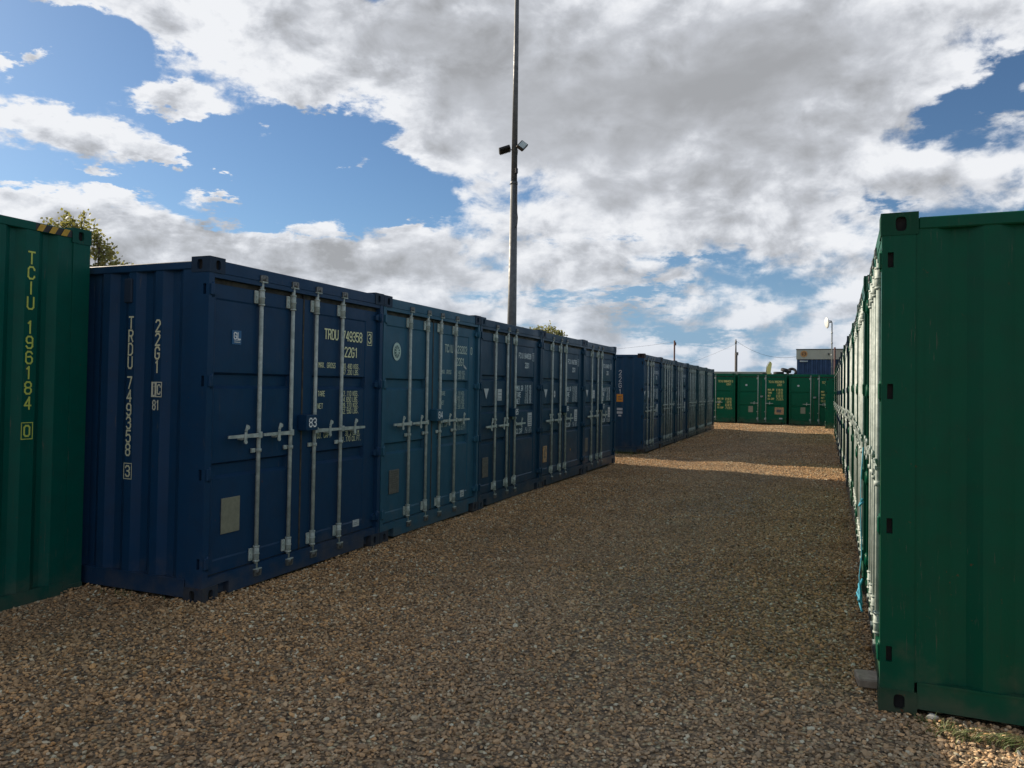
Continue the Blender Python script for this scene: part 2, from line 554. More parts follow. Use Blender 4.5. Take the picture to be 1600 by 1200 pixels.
def mk_casting(sx, sy, top):
    """sx: 0 outward face at x=0, 1 outward at +x ; sy: 0 outward at y=0 ; z 0..0.118"""
    lx, ly, lz = .162, .178, .118
    b = MB()

    def holed(O, U, V, N, a, c, ra, rc, hu, hv, lu=None):
        # face a x c with oblong hole centred hu,hv radii ra,rc
        O, U, V, N = map(Vector, (O, U, V, N))
        n = 24
        outer, inner = [], []
        for i in range(n):
            t = 2*math.pi*(i+.5)/n
            cx, cy = math.cos(t), math.sin(t)
            # superellipse for oblong
            e = 0.62
            ix = math.copysign(abs(cx)**e, cx)*ra
            iy = math.copysign(abs(cy)**e, cy)*rc
            inner.append((hu+ix, hv+iy))
            k = min((a-hu if cx > 0 else hu)/max(abs(cx), 1e-6), (c-hv if cy > 0 else hv)/max(abs(cy), 1e-6))
            outer.append((hu+cx*k, hv+cy*k))
        P = lambda q, d=0: O+U*q[0]+V*q[1]-N*d
        cs = [(0, 0), (a, 0), (a, c), (0, c)]
        for i in range(n):
            j = (i+1) % n
            b.face([P(outer[i]), P(outer[j]), P(inner[j]), P(inner[i])])
            # corner fill
            oi, oj = outer[i], outer[j]
            if abs(oi[0]-oj[0]) > 1e-5 and abs(oi[1]-oj[1]) > 1e-5:
                for q in cs:
                    if (abs(q[0]-oi[0]) < 1e-5 or abs(q[0]-oj[0]) < 1e-5) and (abs(q[1]-oi[1]) < 1e-5 or abs(q[1]-oj[1]) < 1e-5):
                        b.face([P(oi), P(q), P(oj)])
            b.face([P(inner[i]), P(inner[j]), P(inner[j], .022), P(inner[i], .022)])
        b.face([P(q, .022) for q in inner], 1)  # near-black cap, painted in for the shade inside the hole
    cvx = .005
    # outward y face
    if sy == 0:
        holed((0, 0, 0), (1, 0, 0), (0, 0, 1), (0, -1, 0), lx, lz, .024, .036, .089 if sx == 0 else lx-.089, .058)
        b.face([(lx, ly, 0), (0, ly, 0), (0, ly, lz), (lx, ly, lz)])
    else:
        holed((lx, ly, 0), (-1, 0, 0), (0, 0, 1), (0, 1, 0), lx, lz, .024, .036, lx-.089 if sx == 0 else .089, .058)
        b.face([(0, 0, 0), (lx, 0, 0), (lx, 0, lz), (0, 0, lz)])
    if sx == 0:
        holed((0, ly, 0), (0, -1, 0), (0, 0, 1), (-1, 0, 0), ly, lz, .026, .038, ly-.096 if sy == 0 else .096, .058)
        b.face([(lx, 0, 0), (lx, ly, 0), (lx, ly, lz), (lx, 0, lz)])
    else:
        holed((lx, 0, 0), (0, 1, 0), (0, 0, 1), (1, 0, 0), ly, lz, .026, .038, .096 if sy == 0 else ly-.096, .058)
        b.face([(0, ly, 0), (0, 0, 0), (0, 0, lz), (0, ly, lz)])
    if top:
        holed((0, 0, lz), (1, 0, 0), (0, 1, 0), (0, 0, 1), lx, ly, .03, .055, lx/2, ly/2)
        b.face([(0, 0, 0), (0, ly, 0), (lx, ly, 0), (lx, 0, 0)])
    else:
        b.face([(0, 0, lz), (lx, 0, lz), (lx, ly, lz), (0, ly, lz)])
        b.face([(0, 0, 0), (0, ly, 0), (lx, ly, 0), (lx, 0, 0)])
    me = b.mesh('corner_casting', [M_CAST, M_HOLESHADE])
    bm = bmesh.new()
    bm.from_mesh(me)
    bmesh.ops.remove_doubles(bm, verts=bm.verts, dist=1e-5)
    # bevel only the outer box edges
    ed = []
    for e in bm.edges:
        a, c = e.verts[0].co, e.verts[1].co
        on = 0
        for ax, L in ((0, lx), (1, ly), (2, lz)):
            if all(abs(q[ax]) < 1e-5 for q in (a, c)) or all(abs(q[ax]-L) < 1e-5 for q in (a, c)):
                on += 1
        if on >= 2 and len(e.link_faces) == 2:
            ed.append(e)
    bmesh.ops.bevel(bm, geom=ed, offset=.009, segments=2, affect='EDGES', profile=0.5)
    bmesh.ops.recalc_face_normals(bm, faces=bm.faces)
    bm.to_mesh(me)
    bm.free()
    return me


def corr_profile(a, b, period, first, d, of=.036, sl=.068):
    """list of (pos, depth) from a to b, outer flats centred first+k*period"""
    pts = [(a, 0.0)]
    c = first
    while c-period > a: c -= period
    while c < b+period:
        for p, q in ((c-of, 0.0), (c+of, 0.0), (c+of+sl, d), (c+period-of-sl, d)):
            if a+.004 < p < b-.004 and p > pts[-1][0]:
                pts.append((p, q))
        c += period
    pts.append((b, pts[-1][1]))
    return pts


def mk_side(sx, H):
    b = MB()
    pr = corr_profile(.205, CL-.205, .278, .227, .036)
    pr[0] = (.205, .0)
    X = (lambda d: .012+d) if sx == 0 else (lambda d: CW-.012-d)
    zs = [.168, H-.090]
    b.grid(lambda i, j: (X(pr[i][1]), pr[i][0], zs[j]), len(pr), 2)
    return b.mesh('side_panel', [M_PAINT])


def mk_end(H):
    b = MB()
    pr = corr_profile(.15, CW-.15, .25, .47, .040, .05, .055)
    zs = [.15, H-.082]
    b.grid(lambda i, j: (pr[i][0], CL-.014-pr[i][1], zs[j]), len(pr), 2)
    return b.mesh('end_panel', [M_PAINT])


def mk_roof(H):
    b = MB()
    pr = corr_profile(.11, CL-.11, .21, .25, .02, .05, .03)
    b.grid(lambda i, j: ([.06, CW-.06][j], pr[i][0], H-.036-pr[i][1]), len(pr), 2)
    return b.mesh('roof_panel', [M_PAINT])


DOORS = {
 'A': dict(bands=((.909, 1.032), (1.60, 1.724)), rods=((.60, 1.0), (1.335, 1.74)), hz=1.225, cz=1.10, line=(.295, 2.283)),
 'B': dict(bands=((.852, .925), (1.277, 1.385), (1.736, 1.817)), rods=((.57, 1.01), (1.32,)), hz=1.10, cz=1.19, line=(.30, 2.285)),
 'C': dict(bands=((.90, .98), (1.60, 1.68)), rods=((1.03,), (1.42,)), hz=1.06, cz=.62, line=(.28, 2.30)),
}
V0 = .045


def mk_leaf(side, typ):
    d = DOORS[typ]
    b = MB()
    if side == 0: x0, x1, xa, xb = .064, 1.165, .115, 1.005
    else: x0, x1, xa, xb = 1.185, 2.374, 1.315, 2.175
    if typ == 'C' and side == 0: xb = .965
    if typ == 'C' and side == 1: xa = 1.49
    xs = [(x0, 0), (xa-.002, 0), (xa+.010, 1), (xb-.010, 1), (xb+.002, 0), (x1, 0)]
    f0 = .007
    zp = [(.192, 0), (d['line'][0]-.008, 0), (d['line'][0]+.006, f0)]
    for (a, c) in d['bands']:
        zp += [(a-.002, f0), (a+.024, .040), (c-.018, .040), (c, f0)]
    zp += [(d['line'][1]-.006, f0), (d['line'][1]+.008, 0), (2.398, 0)]
    b.grid(lambda i, j: (xs[i][0], V0+(zp[j][1] if xs[i][1] else 0), zp[j][0]), len(xs), len(zp))
    # edges of the leaf
    b.box(x0, x1, V0+.045, V0+.06, .192, 2.398)
    for xx in (x0, x1):
        b.face([(xx, V0, .192), (xx, V0+.045, .192), (xx, V0+.045, 2.398), (xx, V0, 2.398)])
    b.face([(x0, V0, 2.398), (x1, V0, 2.398), (x1, V0+.045, 2.398), (x0, V0+.045, 2.398)])
    b.face([(x0, V0, .192), (x1, V0, .192), (x1, V0+.045, .192), (x0, V0+.045, .192)])
    return b.mesh('door', [M_PAINT])


def mk_seal(side):
    b = MB()
    if side == 0:
        b.box(.062, 1.165, V0+.012, V0+.05, 2.398, 2.437)
        b.box(.062, 1.165, V0+.012, V0+.05, .183, .192)
        b.box(1.165, 1.184, V0-.004, V0+.05, .183, 2.437)
    else:
        b.box(1.185, 2.376, V0+.012, V0+.05, 2.398, 2.437)
        b.box(1.185, 2.376, V0+.012, V0+.05, .183, .192)
        b.box(2.374, 2.379, V0+.004, V0+.05, .192, 2.398)
    return b.mesh('gasket', [M_SEAL])


def mk_rod(x, cz):
    b = MB()
    y = .022
    b.tube([(x, y, .12), (x, y, 2.50)], .0165, 12)
    for (a, c) in ((.205, .320), (2.285, 2.405)):
        b.tube([(x, y, a), (x, y, c)], .0235, 12)
        for q in (a, c, (a+c)/2):
            b.tube([(x, y, q-.006), (x, y, q+.006)], .027, 12)
        b.box(x-.070, x-.028, .028, .043, a+.008, c-.008, ch=.003)
        for q in (.022, .058, .094):
            b.box(x-.060, x-.050, .022, .029, a+q, a+q+.010)
    b.tube([(x, y, cz-.014), (x, y, cz+.014)], .025, 12)
    b.box(x-.072, x-.028, .026, .043, cz-.018, cz+.018, ch=.003)
    # cams and keepers
    for zc, s in ((.115, -1), (2.497, 1)):
        b.tube([(x, y, zc-.020), (x, y, zc+.020)], .028, 12, mi=1)
        b.box(x-.022, x+.040, -.002, .024, zc+s*.012, zc+s*.030, mi=1)
        b.box(x+.018, x+.042, -.004, .012, zc-.018, zc+.022, mi=1)
        b.box(x-.045, x-.027, -.006, .012, zc-.026, zc+.026, mi=1)
        b.box(x-.045, x+.045, -.003, .010, zc-s*.030, zc-s*.020, mi=0)
    return b.mesh('lock_rod', [M_GALV, M_ZINC])


def mk_handle(x, s, hz):
    """bar runs to side s (-1 left, +1 right)"""
    b = MB()
    b.box(x-.030 if s < 0 else x-.018, x+.018 if s < 0 else x+.030, -.006, .012, hz-.026, hz+.026, ch=.004)
    L = .37
    x1 = x+s*L
    xa, xb = sorted((x+s*.02, x1))
    pts = [(xa, hz), (xb, hz)]
    hh = lambda xx: .011+.006*(1-abs(xx-x)/L)
    b.face([(xa, -.012, hz-hh(xa)), (xb, -.012, hz-hh(xb)), (xb, -.012, hz+hh(xb)), (xa, -.012, hz+hh(xa))])
    b.face([(xa, 0, hz-hh(xa)), (xa, -.012, hz-hh(xa)), (xa, -.012, hz+hh(xa)), (xa, 0, hz+hh(xa))])
    b.face([(xb, -.012, hz-hh(xb)), (xb, 0, hz-hh(xb)), (xb, 0, hz+hh(xb)), (xb, -.012, hz+hh(xb))])
    b.face([(xa, 0, hz+hh(xa)), (xa, -.012, hz+hh(xa)), (xb, -.012, hz+hh(xb)), (xb, 0, hz+hh(xb))])
    b.face([(xa, -.012, hz-hh(xa)), (xa, 0, hz-hh(xa)), (xb, 0, hz-hh(xb)), (xb, -.012, hz-hh(xb))])
    b.face([(xb, 0, hz-hh(xb)), (xa, 0, hz-hh(xa)), (xa, 0, hz+hh(xa)), (xb, 0, hz+hh(xb))])
    xh = x+s*.19
    # retainer and hasp
    b.box(xh-.028, xh+.028, .0, .043, hz-.030, hz-.014, mi=0)
    b.box(xh-.015, xh+.015, -.020, -.012, hz-.03, hz+.034, mi=0, ch=.003)
    T = Matrix.Translation((xh, -.016, hz+.045)) @ Matrix.Rotation(.35, 4, 'Y')
    b.box(-.013, .013, -.008, .004, -.01, .045, T=T, ch=.003)
    b.tube([(xh+.02, -.024, hz+.068), (xh+.02, -.008, hz+.068)], .016, 12)
    b.tube([(xh-.002, -.022, hz-.046), (xh-.002, -.010, hz-.046)], .016, 12)
    b.box(xh-.018, xh+.014, -.020, -.010, hz-.055, hz-.02, ch=.003)
    return b.mesh('handle', [M_GALV])


def mk_hinge(side, z):
    b = MB()
    X = (lambda x: x) if side == 0 else (lambda x: CW-x)
    b.box(X(.016), X(.050), -.008, .026, z-.047, z+.037, ch=.004)
    b.tube([(X(.050), .012, z-.060), (X(.050), .012, z+.050)], .014, 10)
    # strap on leaf, tapering
    za, zb = z-.045, z+.035
    xa, xb = X(.052), X(.118)
    s = [(xa, za), (xb, za+.010), (xb, zb-.030), (xa, zb)]
    if side: s = s[::-1]
    b.face([(p, .016, q) for p, q in s])
    for i in range(4):
        p, q = s[i], s[(i+1) % 4]
        b.face([(p[0], .016, p[1]), (p[0], V0, p[1]), (q[0], V0, q[1]), (q[0], .016, q[1])])
    return b.mesh('hinge', [M_PAINT])


def door_deco(lift=.0):
    return Deco((0, V0, 0), (1, 0, 0), (0, 0, 1), (0, -1, 0), .0015)


def letters_A(owner, num, chk, boxed, tl=1.49):
    d = door_deco()
    d.text(owner, tl, 2.070, .088, .040, .0125, .016)
    d.text(num, tl+.285, 2.070, .088, .040, .0125, .0175)
    cx = tl+.735
    d.text(chk, cx, 2.070, .088, .040, .0125)
    if boxed: d.ring(cx-.022, cx+.062, 2.047, 2.180, .006)
    head = d.mb.mesh('serial_number', [M_TEXT])
    d = door_deco()
    d.text('22G1', tl+.325, 1.915, .088, .040, .0125, .0175)
    for (a, c, z) in (('MAX. GROSS', '30.480 KGS.', 1.800), ('', '67.200 LBS.', 1.742), ('TARE', ' 2.110 KGS.', 1.535),
                      ('', ' 4.650 LBS.', 1.478), ('NET', '28.370 KGS.', 1.421), ('', '62.550 LBS.', 1.364),
                      ('CU. CAP.', '   33.2 CU.M.', 1.150), ('', ' 1.170 CU.FT.', 1.093)):
        d.text(a, tl-.085, z, .045, .0185, .0052, .0090)
        d.text(c, tl+.295, z, .045, .0185, .0052, .0090)
    return [head, d.mb.mesh('weight_table', [M_TEXT])]


def letters_B(owner, num, chk):
    d = door_deco()
    tl = 1.50
    d.text(owner, tl, 2.100, .075, .036, .011, .013)
    d.text(num, tl+.235, 2.100, .075, .036, .011, .014)
    d.text(chk, tl+.60, 2.100, .075, .036, .011)
    d.ring(tl+.580, tl+.655, 2.075, 2.195, .006)
    d.text('22G1', tl+.26, 1.955, .075, .036, .011, .014)
    head = d.mb.mesh('serial_number', [M_TEXT])
    d = door_deco()
    for (a, z) in (('MAX.GR', 1.60), ('TARE', 1.50), ('NET', 1.40)):
        d.text(a, 1.43, z, .072, .032, .010, .013)
    k = 0
    for z in (1.645, 1.597, 1.549, 1.501, 1.453, 1.405):
        d.text(('30.480', '67.200', ' 2.230', ' 4.920', '28.250', '62.280')[k], 1.775, z, .038, .0175, .0048, .007)
        d.text(('KGS.', 'LBS.')[k % 2], 1.965, z, .038, .0185, .006, .008)
        k += 1
    d.text('CU.CAP', 1.43, .945, .070, .031, .010, .012)
    for z, a, c in ((.985, ' 33.2', 'CU.M'), (.938, '1.172', 'CU.FT')):
        d.text(a, 1.79, z, .036, .0175, .0048, .007)
        d.text(c, 1.965, z, .036, .0175, .0048, .007)
    return [head, d.mb.mesh('weight_table', [M_TEXT])]


def letters_C(owner, num, chk, rows, full=True):
    d = door_deco()
    d.text(owner, 1.56, 2.12, .10, .045, .016, .018)
    d.text(num, 1.85, 2.12, .10, .045, .016, .018)
    d.text(chk, 2.26, 2.12, .10, .045, .016)
    d.text('22G1', 1.98, 1.97, .10, .045, .016, .018)
    head = d.mb.mesh('serial_number', [M_TEXT])
    d = door_deco()
    for i, (a, c) in enumerate((('MAX.GR', '30.480 KGS'), ('TARE', ' 2.230 KGS'), ('NET', '28.250 KGS'), ('CU.CAP', ' 33.2 CU.M'))):
        z = rows-i*.155
        d.text(a, 1.52, z, .085, .038, .014, .015)
        d.text(c, 1.93, z+.04, .05, .024, .009, .010)
        d.text(('67.200 LBS', ' 4.920 LBS', '62.280 LBS', '1.172 CU.FT')[i], 1.93, z-.03, .05, .024, .009, .010)
    return [head, d.mb.mesh('weight_table', [M_TEXT])]


def plate_mesh(name, x0, x1, z0, z1, mats, r=.012, th=.004, rows=None, lift=.0):
    """small rounded plate on a door with optional faint print"""
    b = MB()
    b.box(x0, x1, V0-th, V0+.006, z0, z1, ch=min(.0035, th*.6))
    d = door_deco()
    d.lift = th+.0012
    d.mb = b
    if rows:
        for (xa, xb, za, zb) in rows:
            d.rect(x0+(x1-x0)*xa, x0+(x1-x0)*xb, z0+(z1-z0)*za, z0+(z1-z0)*zb, 1)
    return b.mesh(name, mats)


M_PLATE = simple('data_plate_metal', (0.27, 0.27, 0.20), 0.5, 0.2, 0.2, 18)
M_PLATE2 = simple('dull_plate_metal', (0.16, 0.155, 0.14), 0.55, 0.3, 0.35, 30)
M_PLATE3 = simple('orange_plate_metal', (0.60, 0.33, 0.13), 0.55, 0.1, 0.3, 16, (0.22, 0.17, 0.13))
M_PRINT = simple('plate_print', (0.10, 0.10, 0.085), 0.6)
M_STICK = simple('white_sticker', (0.50, 0.54, 0.55), 0.55, 0, 0.2, 40)
M_STICKB = simple('blue_sticker', (0.01, 0.10, 0.24), 0.4, 0, 0.1, 40)
M_STICKO = simple('orange_sticker', (0.62, 0.24, 0.02), 0.5, 0, 0.2, 30)
M_STICKT = simple('sticker_print', (0.08, 0.10, 0.12), 0.6)

GAL = (0, 0)


def make_container(label, loc, rz, color, typ='A', H=2.591, group=None, lettering=None, tcol=(.55, .60, .40), number=None,
                   name='shipping_container', cast_color=None, extras=None, rods=None, plate=None, open_left=0.0, detail=True):
    t = thing(name, label, 'container', loc, rz, group)
    dz = H-2.591
    ob('frame', cached(('frame', H), lambda: mk_frame(H)), t, color=color)
    cc = cast_color or tuple(x*0.85+0.006 for x in color)
    for sx in (0, 1):
        for sy in (0, 1):
            for top in (0, 1):
                me = cached(('cast', sx, sy, top), lambda: mk_casting(sx, sy, top))
                ob('corner_casting', me, t, (0 if sx == 0 else CW-.162, 0 if sy == 0 else CL-.178, H-.118 if top else 0), cc)
        ob('side_panel', cached(('side', sx, H), lambda: mk_side(sx, H)), t, color=color)
    ob('end_panel', cached(('end', H), lambda: mk_end(H)), t, color=color)
    ob('roof_panel', cached(('roof', H), lambda: mk_roof(H)), t, color=color)
    D = DOORS[typ]
    for side in (0, 1):
        dr = ob('door', cached(('leaf', side, typ), lambda: mk_leaf(side, typ)), t, color=color)
        if dz: dr.scale = (1, 1, (H-.193)/2.398)
        if side == 0 and open_left:
            hx, hy = .045, .012
            A = Matrix.Translation((hx, hy, 0)) @ Matrix.Rotation(-open_left, 4, 'Z') @ Matrix.Translation((-hx, -hy, 0))
            dr.matrix_local = A
        ob('gasket', cached(('seal', side), lambda: mk_seal(side)), dr)
        for x in D['rods'][side]:
            ob('lock_rod', cached(('rod', x, D['cz']), lambda: mk_rod(x, D['cz'])), dr)
            s = -1 if side == 0 else 1
            ob('handle', cached(('handle', x, s, D['hz']), lambda: mk_handle(x, s, D['hz'])), dr)
        for z in SLOTS:
            ob('hinge', cached(('hinge', side, z), lambda: mk_hinge(side, z)), dr, color=color)
        if side == 1 and lettering:
            for lm in lettering:
                ob(lm.name.split('.')[0], lm, dr, color=tcol)
        if side == 0 and plate:
            x0, x1, z0, z1, pm = plate
            rows = [(.15, .85, .9-.09*i, .93-.09*i) for i in range(8)] if pm != M_PLATE else None
            ob('data_plate', cached(('plate', x0, z0, pm.name), lambda: plate_mesh('data_plate', x0, x1, z0, z1, [pm, M_PRINT], rows=rows)), dr)
        if side == 1 and number:
            b = MB()
            nz0, nz1 = (1.235, 1.372) if typ == 'A' else ((1.215, 1.340) if typ == 'B' else (1.36, 1.46))
            nx0, nx1 = (1.120, 1.285) if typ != 'C' else (1.16, 1.31)
            b.box(nx0, nx1, -.055, V0, nz0, nz1, ch=.004)
            dd = Deco((0, -.055, 0), (1, 0, 0), (0, 0, 1), (0, -1, 0), .002)
            dd.mb = b
            if typ == 'C': dd.rect(nx0+.012, nx1-.012, nz0+.012, nz1-.012, 2)
            hgt = .072 if typ != 'C' else .06
            dd.text(number, nx0+.037, nz0+.034 if typ != 'C' else nz0+.02, hgt, .038, .0115, .018, mi=1 if typ != 'C' else 3, e=.0005)
            lb = ob('lock_box', b.mesh('lock_box', [M_PAINT, M_NUM, M_STICK, M_BLACK]), dr, color=color)
    if extras: extras(t)
    return t


M_NUM = simple('number_white', (0.78, 0.82, 0.82), 0.6, 0, 0.1, 30)

# ------------------------------------------------------------------ ground


def gz(x, y):
    a = np.interp(y, [-30, 12, 20, 34, 42, 60, 400], [0.0, 0.0, -.03, -.05, -.08, -.12, -.5])
    und = .010*np.sin(x*1.3+y*.21)+.008*np.sin(y*.9+x*.4)+.006*np.sin(x*2.9-y*1.7+1)
    # two faint wheel tracks along the lane
    tr = -.012*np.exp(-((x+2.9)/.35)**2) - .012*np.exp(-((x+1.2)/.35)**2) + .008*np.exp(-((x+2.05)/.3)**2)
    k = np.clip(1-(np.abs(y-10)-60)/40, 0, 1)
    return a + (und+tr)*k - .012


gmt, k, b = mat('gravel_ground')
wp = k.n('ShaderNodeNewGeometry').outputs['Position']
wv = k.vm('MULTIPLY', wp, (1, 1, 0))
vo = k.n('ShaderNodeTexVoronoi', ins={'Vector': k.vm('ADD', wv, k.vm('MULTIPLY', k.noise(wv, 60, 2, .5, out='Color'), (.012, .012, 0))), 'Scale': 42.0})
vr = k.n('ShaderNodeSeparateColor', ins={0: vo.outputs['Color']})
stops = [(0.0, (0.084, 0.058, 0.035)), (0.18, (0.239, 0.160, 0.085)), (0.42, (0.384, 0.257, 0.134)), (0.62, (0.301, 0.228, 0.144)), (0.80, (0.530, 0.326, 0.150)), (1.0, (0.649, 0.576, 0.351))]
gc = k.ramp(vr.outputs[0], stops)
patch = k.noise(wv, .55, 5, .6)
gc = k.mix(k.smooth(patch, .42, .72, 0, .5), gc, k.mix(.5, gc, (.26, .21, .15)))
gc = k.mix(k.smooth(k.noise(wv, .35, 4, .6), .50, .75, 0, .4), gc, k.mix(.5, gc, (.20, .20, .11)))
edge = k.smooth(vo.outputs['Distance'], .012, .003)
gc = k.mix(k.math('MULTIPLY', k.smooth(vo.outputs['Distance'], .35, .75), .65), gc, (.02, .017, .013))
k.set(b.inputs['Base Color'], gc)
b.inputs['Roughness'].default_value = .85
bp = k.n('ShaderNodeBump')
bp.inputs['Strength'].default_value = .9
bp.inputs['Distance'].default_value = .014
k.set(bp.inputs['Height'], k.math('SUBTRACT', 1.0, k.math('MULTIPLY', vo.outputs['Distance'], 1.3)))
k.set(b.inputs['Normal'], bp.outputs[0])

xs = np.unique(np.concatenate([np.linspace(-400, -20, 30), np.arange(-20, 12, .2), np.linspace(12, 400, 30)]))
ys = np.unique(np.concatenate([np.linspace(-200, -6, 16), np.arange(-6, 46, .25), np.linspace(46, 600, 50)]))
gb = MB()
gb.grid(lambda i, j: (xs[i], ys[j], float(gz(xs[i], ys[j]))), len(xs), len(ys), smooth=True)
g = ob('ground', gb.mesh('ground', [gmt]))
g['kind'] = 'structure'

# ------------------------------------------------------------------ loose stones (uncountable): instanced by geometry nodes
smt, k, b = mat('flint_stone')
oi = k.n('ShaderNodeObjectInfo')
rnd = oi.outputs['Random']
sc_ = k.ramp(rnd, [(0.0, (0.125, 0.082, 0.047)), (0.14, (0.272, 0.171, 0.091)), (0.36, (0.495, 0.309, 0.160)), (0.58, (0.391, 0.279, 0.173)),
                   (0.76, (0.702, 0.399, 0.172)), (0.92, (0.625, 0.467, 0.299)), (1.0, (0.740, 0.740, 0.593))])
tcx = k.n('ShaderNodeTexCoord').outputs['Object']
sc_ = k.mix(k.smooth(k.noise(tcx, 2.2, 5, .65), .38, .68, 0, .40), sc_, k.mix(.4, sc_, (.20, .165, .13)))
wp = k.n('ShaderNodeNewGeometry').outputs['Position']
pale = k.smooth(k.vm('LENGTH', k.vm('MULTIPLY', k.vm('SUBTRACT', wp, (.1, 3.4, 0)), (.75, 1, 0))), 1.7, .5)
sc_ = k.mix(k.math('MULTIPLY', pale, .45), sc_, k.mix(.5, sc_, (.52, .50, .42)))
sc_ = k.mix(k.smooth(k.noise(wp, .9, 5, .62), .40, .66, 0, .50), sc_, k.mix(1.0, sc_, (.62, .56, .50), 'MULTIPLY'))
sc_ = k.mix(k.smooth(k.noise(k.vm('ADD', wp, (31, 5, 0)), 1.3, 5, .65), .58, .70, 0, .55), sc_, k.mix(.45, sc_, (.46, .27, .11)))
sc_ = k.mix(k.smooth(k.noise(wp, .45, 4, .6), .46, .72, 0, .30), sc_, k.mix(.5, sc_, (.30, .27, .22)))
sc_ = k.mix(k.smooth(k.noise(k.vm('ADD', wp, (7, 3, 0)), .5, 4, .6), .50, .72, 0, .35), sc_, k.mix(.45, sc_, (.20, .20, .10)))
sx3 = k.n('ShaderNodeSeparateXYZ', ins={0: wp})
bx_ = k.math('ADD', sx3.outputs[0], k.math('MULTIPLY_ADD', k.noise(wp, .35, 2, .5), 2.4, .75))
lane = k.math('POWER', .3679, k.math('MULTIPLY', k.math('MULTIPLY', bx_, bx_), 1.6))
lane = k.math('MULTIPLY', lane, k.smooth(k.noise(wp, 1.2, 4, .6), .30, .60, .25, 1.0))
sc_ = k.mix(k.math('MULTIPLY', lane, .42), sc_, k.mix(.6, sc_, (.40, .36, .29)))
sc_ = k.mix(1.0, sc_, (1.03, 1.0, .92), 'MULTIPLY')
k.set(b.inputs['Base Color'], sc_)
b.inputs['Roughness'].default_value = .8
b.inputs['Specular IOR Level'].default_value = .3

stone_col = bpy.data.collections.new('stone_shapes')
rs = np.random.RandomState(3)
for i in range(7):
    bm = bmesh.new()
    bmesh.ops.create_icosphere(bm, subdivisions=1, radius=.5)
    sx_, sy_, sz_ = rs.uniform(.8, 1.3), rs.uniform(.6, .95), rs.uniform(.35, .6)
    for v in bm.verts:
        v.co = Vector((v.co.x*sx_*rs.uniform(.72, 1.2), v.co.y*sy_*rs.uniform(.72, 1.2), v.co.z*sz_*rs.uniform(.7, 1.25)))
    me = bpy.data.meshes.new('stone')
    bm.to_mesh(me)
    bm.free()
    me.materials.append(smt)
    so = bpy.data.objects.new('stone', me)
    stone_col.objects.link(so)


def inside_container(x, y):
    a = (x < -4.30) & (y > 4.36) & (y < 16.6)
    a |= (x < -4.45) & (y > 19.4) & (y < 34.0)
    a |= (x > .30) & (y > 4.46) & (y < 34.0)
    a |= (x < -5.42) & (y < 4.27) & (y > 1.8)
    return a


def sample(n, x0, x1, y0, y1, rs):
    x = rs.uniform(x0, x1, n)
    y = rs.uniform(y0, y1, n)
    # keep what the camera or a viewer one or two steps beside could see
    az_ = np.arctan2(x+0.0, y)
    ok = ~inside_container(x, y)
    d = np.hypot(x, y)
    lat = 1.6/np.maximum(d, .5)
    ok &= (az_ > math.radians(-57.5)-lat) & (az_ < math.radians(12.5)+lat)
    return x[ok], y[ok]


rs = np.random.RandomState(11)
px_, py_, ps_ = [], [], []
for (n, x0, x1, y0, y1, s0, s1) in ((150000, -8, 3, 1.6, 6, .013, .044), (105000, -8, 2, 6, 10, .015, .044),
                                   (80000, -6.5, .6, 10, 18, .022, .044), (45000, -6.5, .6, 18, 28, .030, .055), (38000, -7.5, 1.0, 28, 41.3, .040, .075), (2600, -8, 3, 1.6, 12, .04, .062)):
    x, y = sample(n, x0, x1, y0, y1, rs)
    px_.append(x); py_.append(y)
    ps_.append(s0+(s1-s0)*rs.beta(1.25, 2.9, len(x)))
px_, py_, ps_ = map(np.concatenate, (px_, py_, ps_))
thin = (.5+.5*np.sin(px_*1.1+1.7*np.sin(py_*.31)+.6)*np.sin(py_*.47+1.3*np.sin(px_*.8)))
trk = np.exp(-((px_+2.9+.25*np.sin(py_*.2))/.38)**2)+np.exp(-((px_+1.15+.25*np.sin(py_*.2))/.38)**2)
keep = rs.uniform(0, 1, len(px_)) > np.clip(.10+.42*thin*trk+.25*(thin > .72), 0, .62)
px_, py_, ps_ = px_[keep], py_[keep], ps_[keep]
pz_ = gz(px_, py_) + ps_*rs.uniform(.0, .22, len(px_)) + .002
# stones banked up against the foot of the containers
bk_ = []
for (n, x0, x1, y0, y1) in ((5200, -4.34, -4.12, 4.35, 16.7), (900, -5.45, -4.2, 4.10, 4.34), (3600, .02, .24, 4.7, 16.0), (700, .3, 1.6, 4.20, 4.40), (1500, -4.5, -4.2, 17.0, 19.4)):
    bx, by = rs.uniform(x0, x1, n), rs.uniform(y0, y1, n)
    cl = .5+.5*np.sin(by*2.3+np.sin(by*.7+bx)*3)
    kk = rs.uniform(0, 1, n) < .35+.65*cl
    bk_.append(np.stack([bx, by, gz(bx, by)+rs.uniform(.002, .034, n)*cl, .014+.03*rs.beta(1.3, 2.6, n)], -1)[kk])
bk_ = np.concatenate(bk_)
px_, py_, pz_, ps_ = (np.concatenate([a_, bk_[:, q_]]) for q_, a_ in enumerate((px_, py_, pz_, ps_)))
co = np.stack([px_, py_, pz_], -1).astype(np.float32)
me = bpy.data.meshes.new('gravel_points')
me.vertices.add(len(co))
me.vertices.foreach_set('co', co.ravel())
at = me.attributes.new('scl', 'FLOAT', 'POINT')
at.data.foreach_set('value', ps_.astype(np.float32))
at = me.attributes.new('rot', 'FLOAT_VECTOR', 'POINT')
rr = np.stack([rs.normal(0, .38, len(co)), rs.normal(0, .38, len(co)), rs.uniform(0, 6.28, len(co))], -1)
at.data.foreach_set('vector', rr.astype(np.float32).ravel())
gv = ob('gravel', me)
gv['kind'] = 'stuff'
gv['label'] = 'loose brown flint gravel covering the lane between the containers'
gv['category'] = 'gravel'
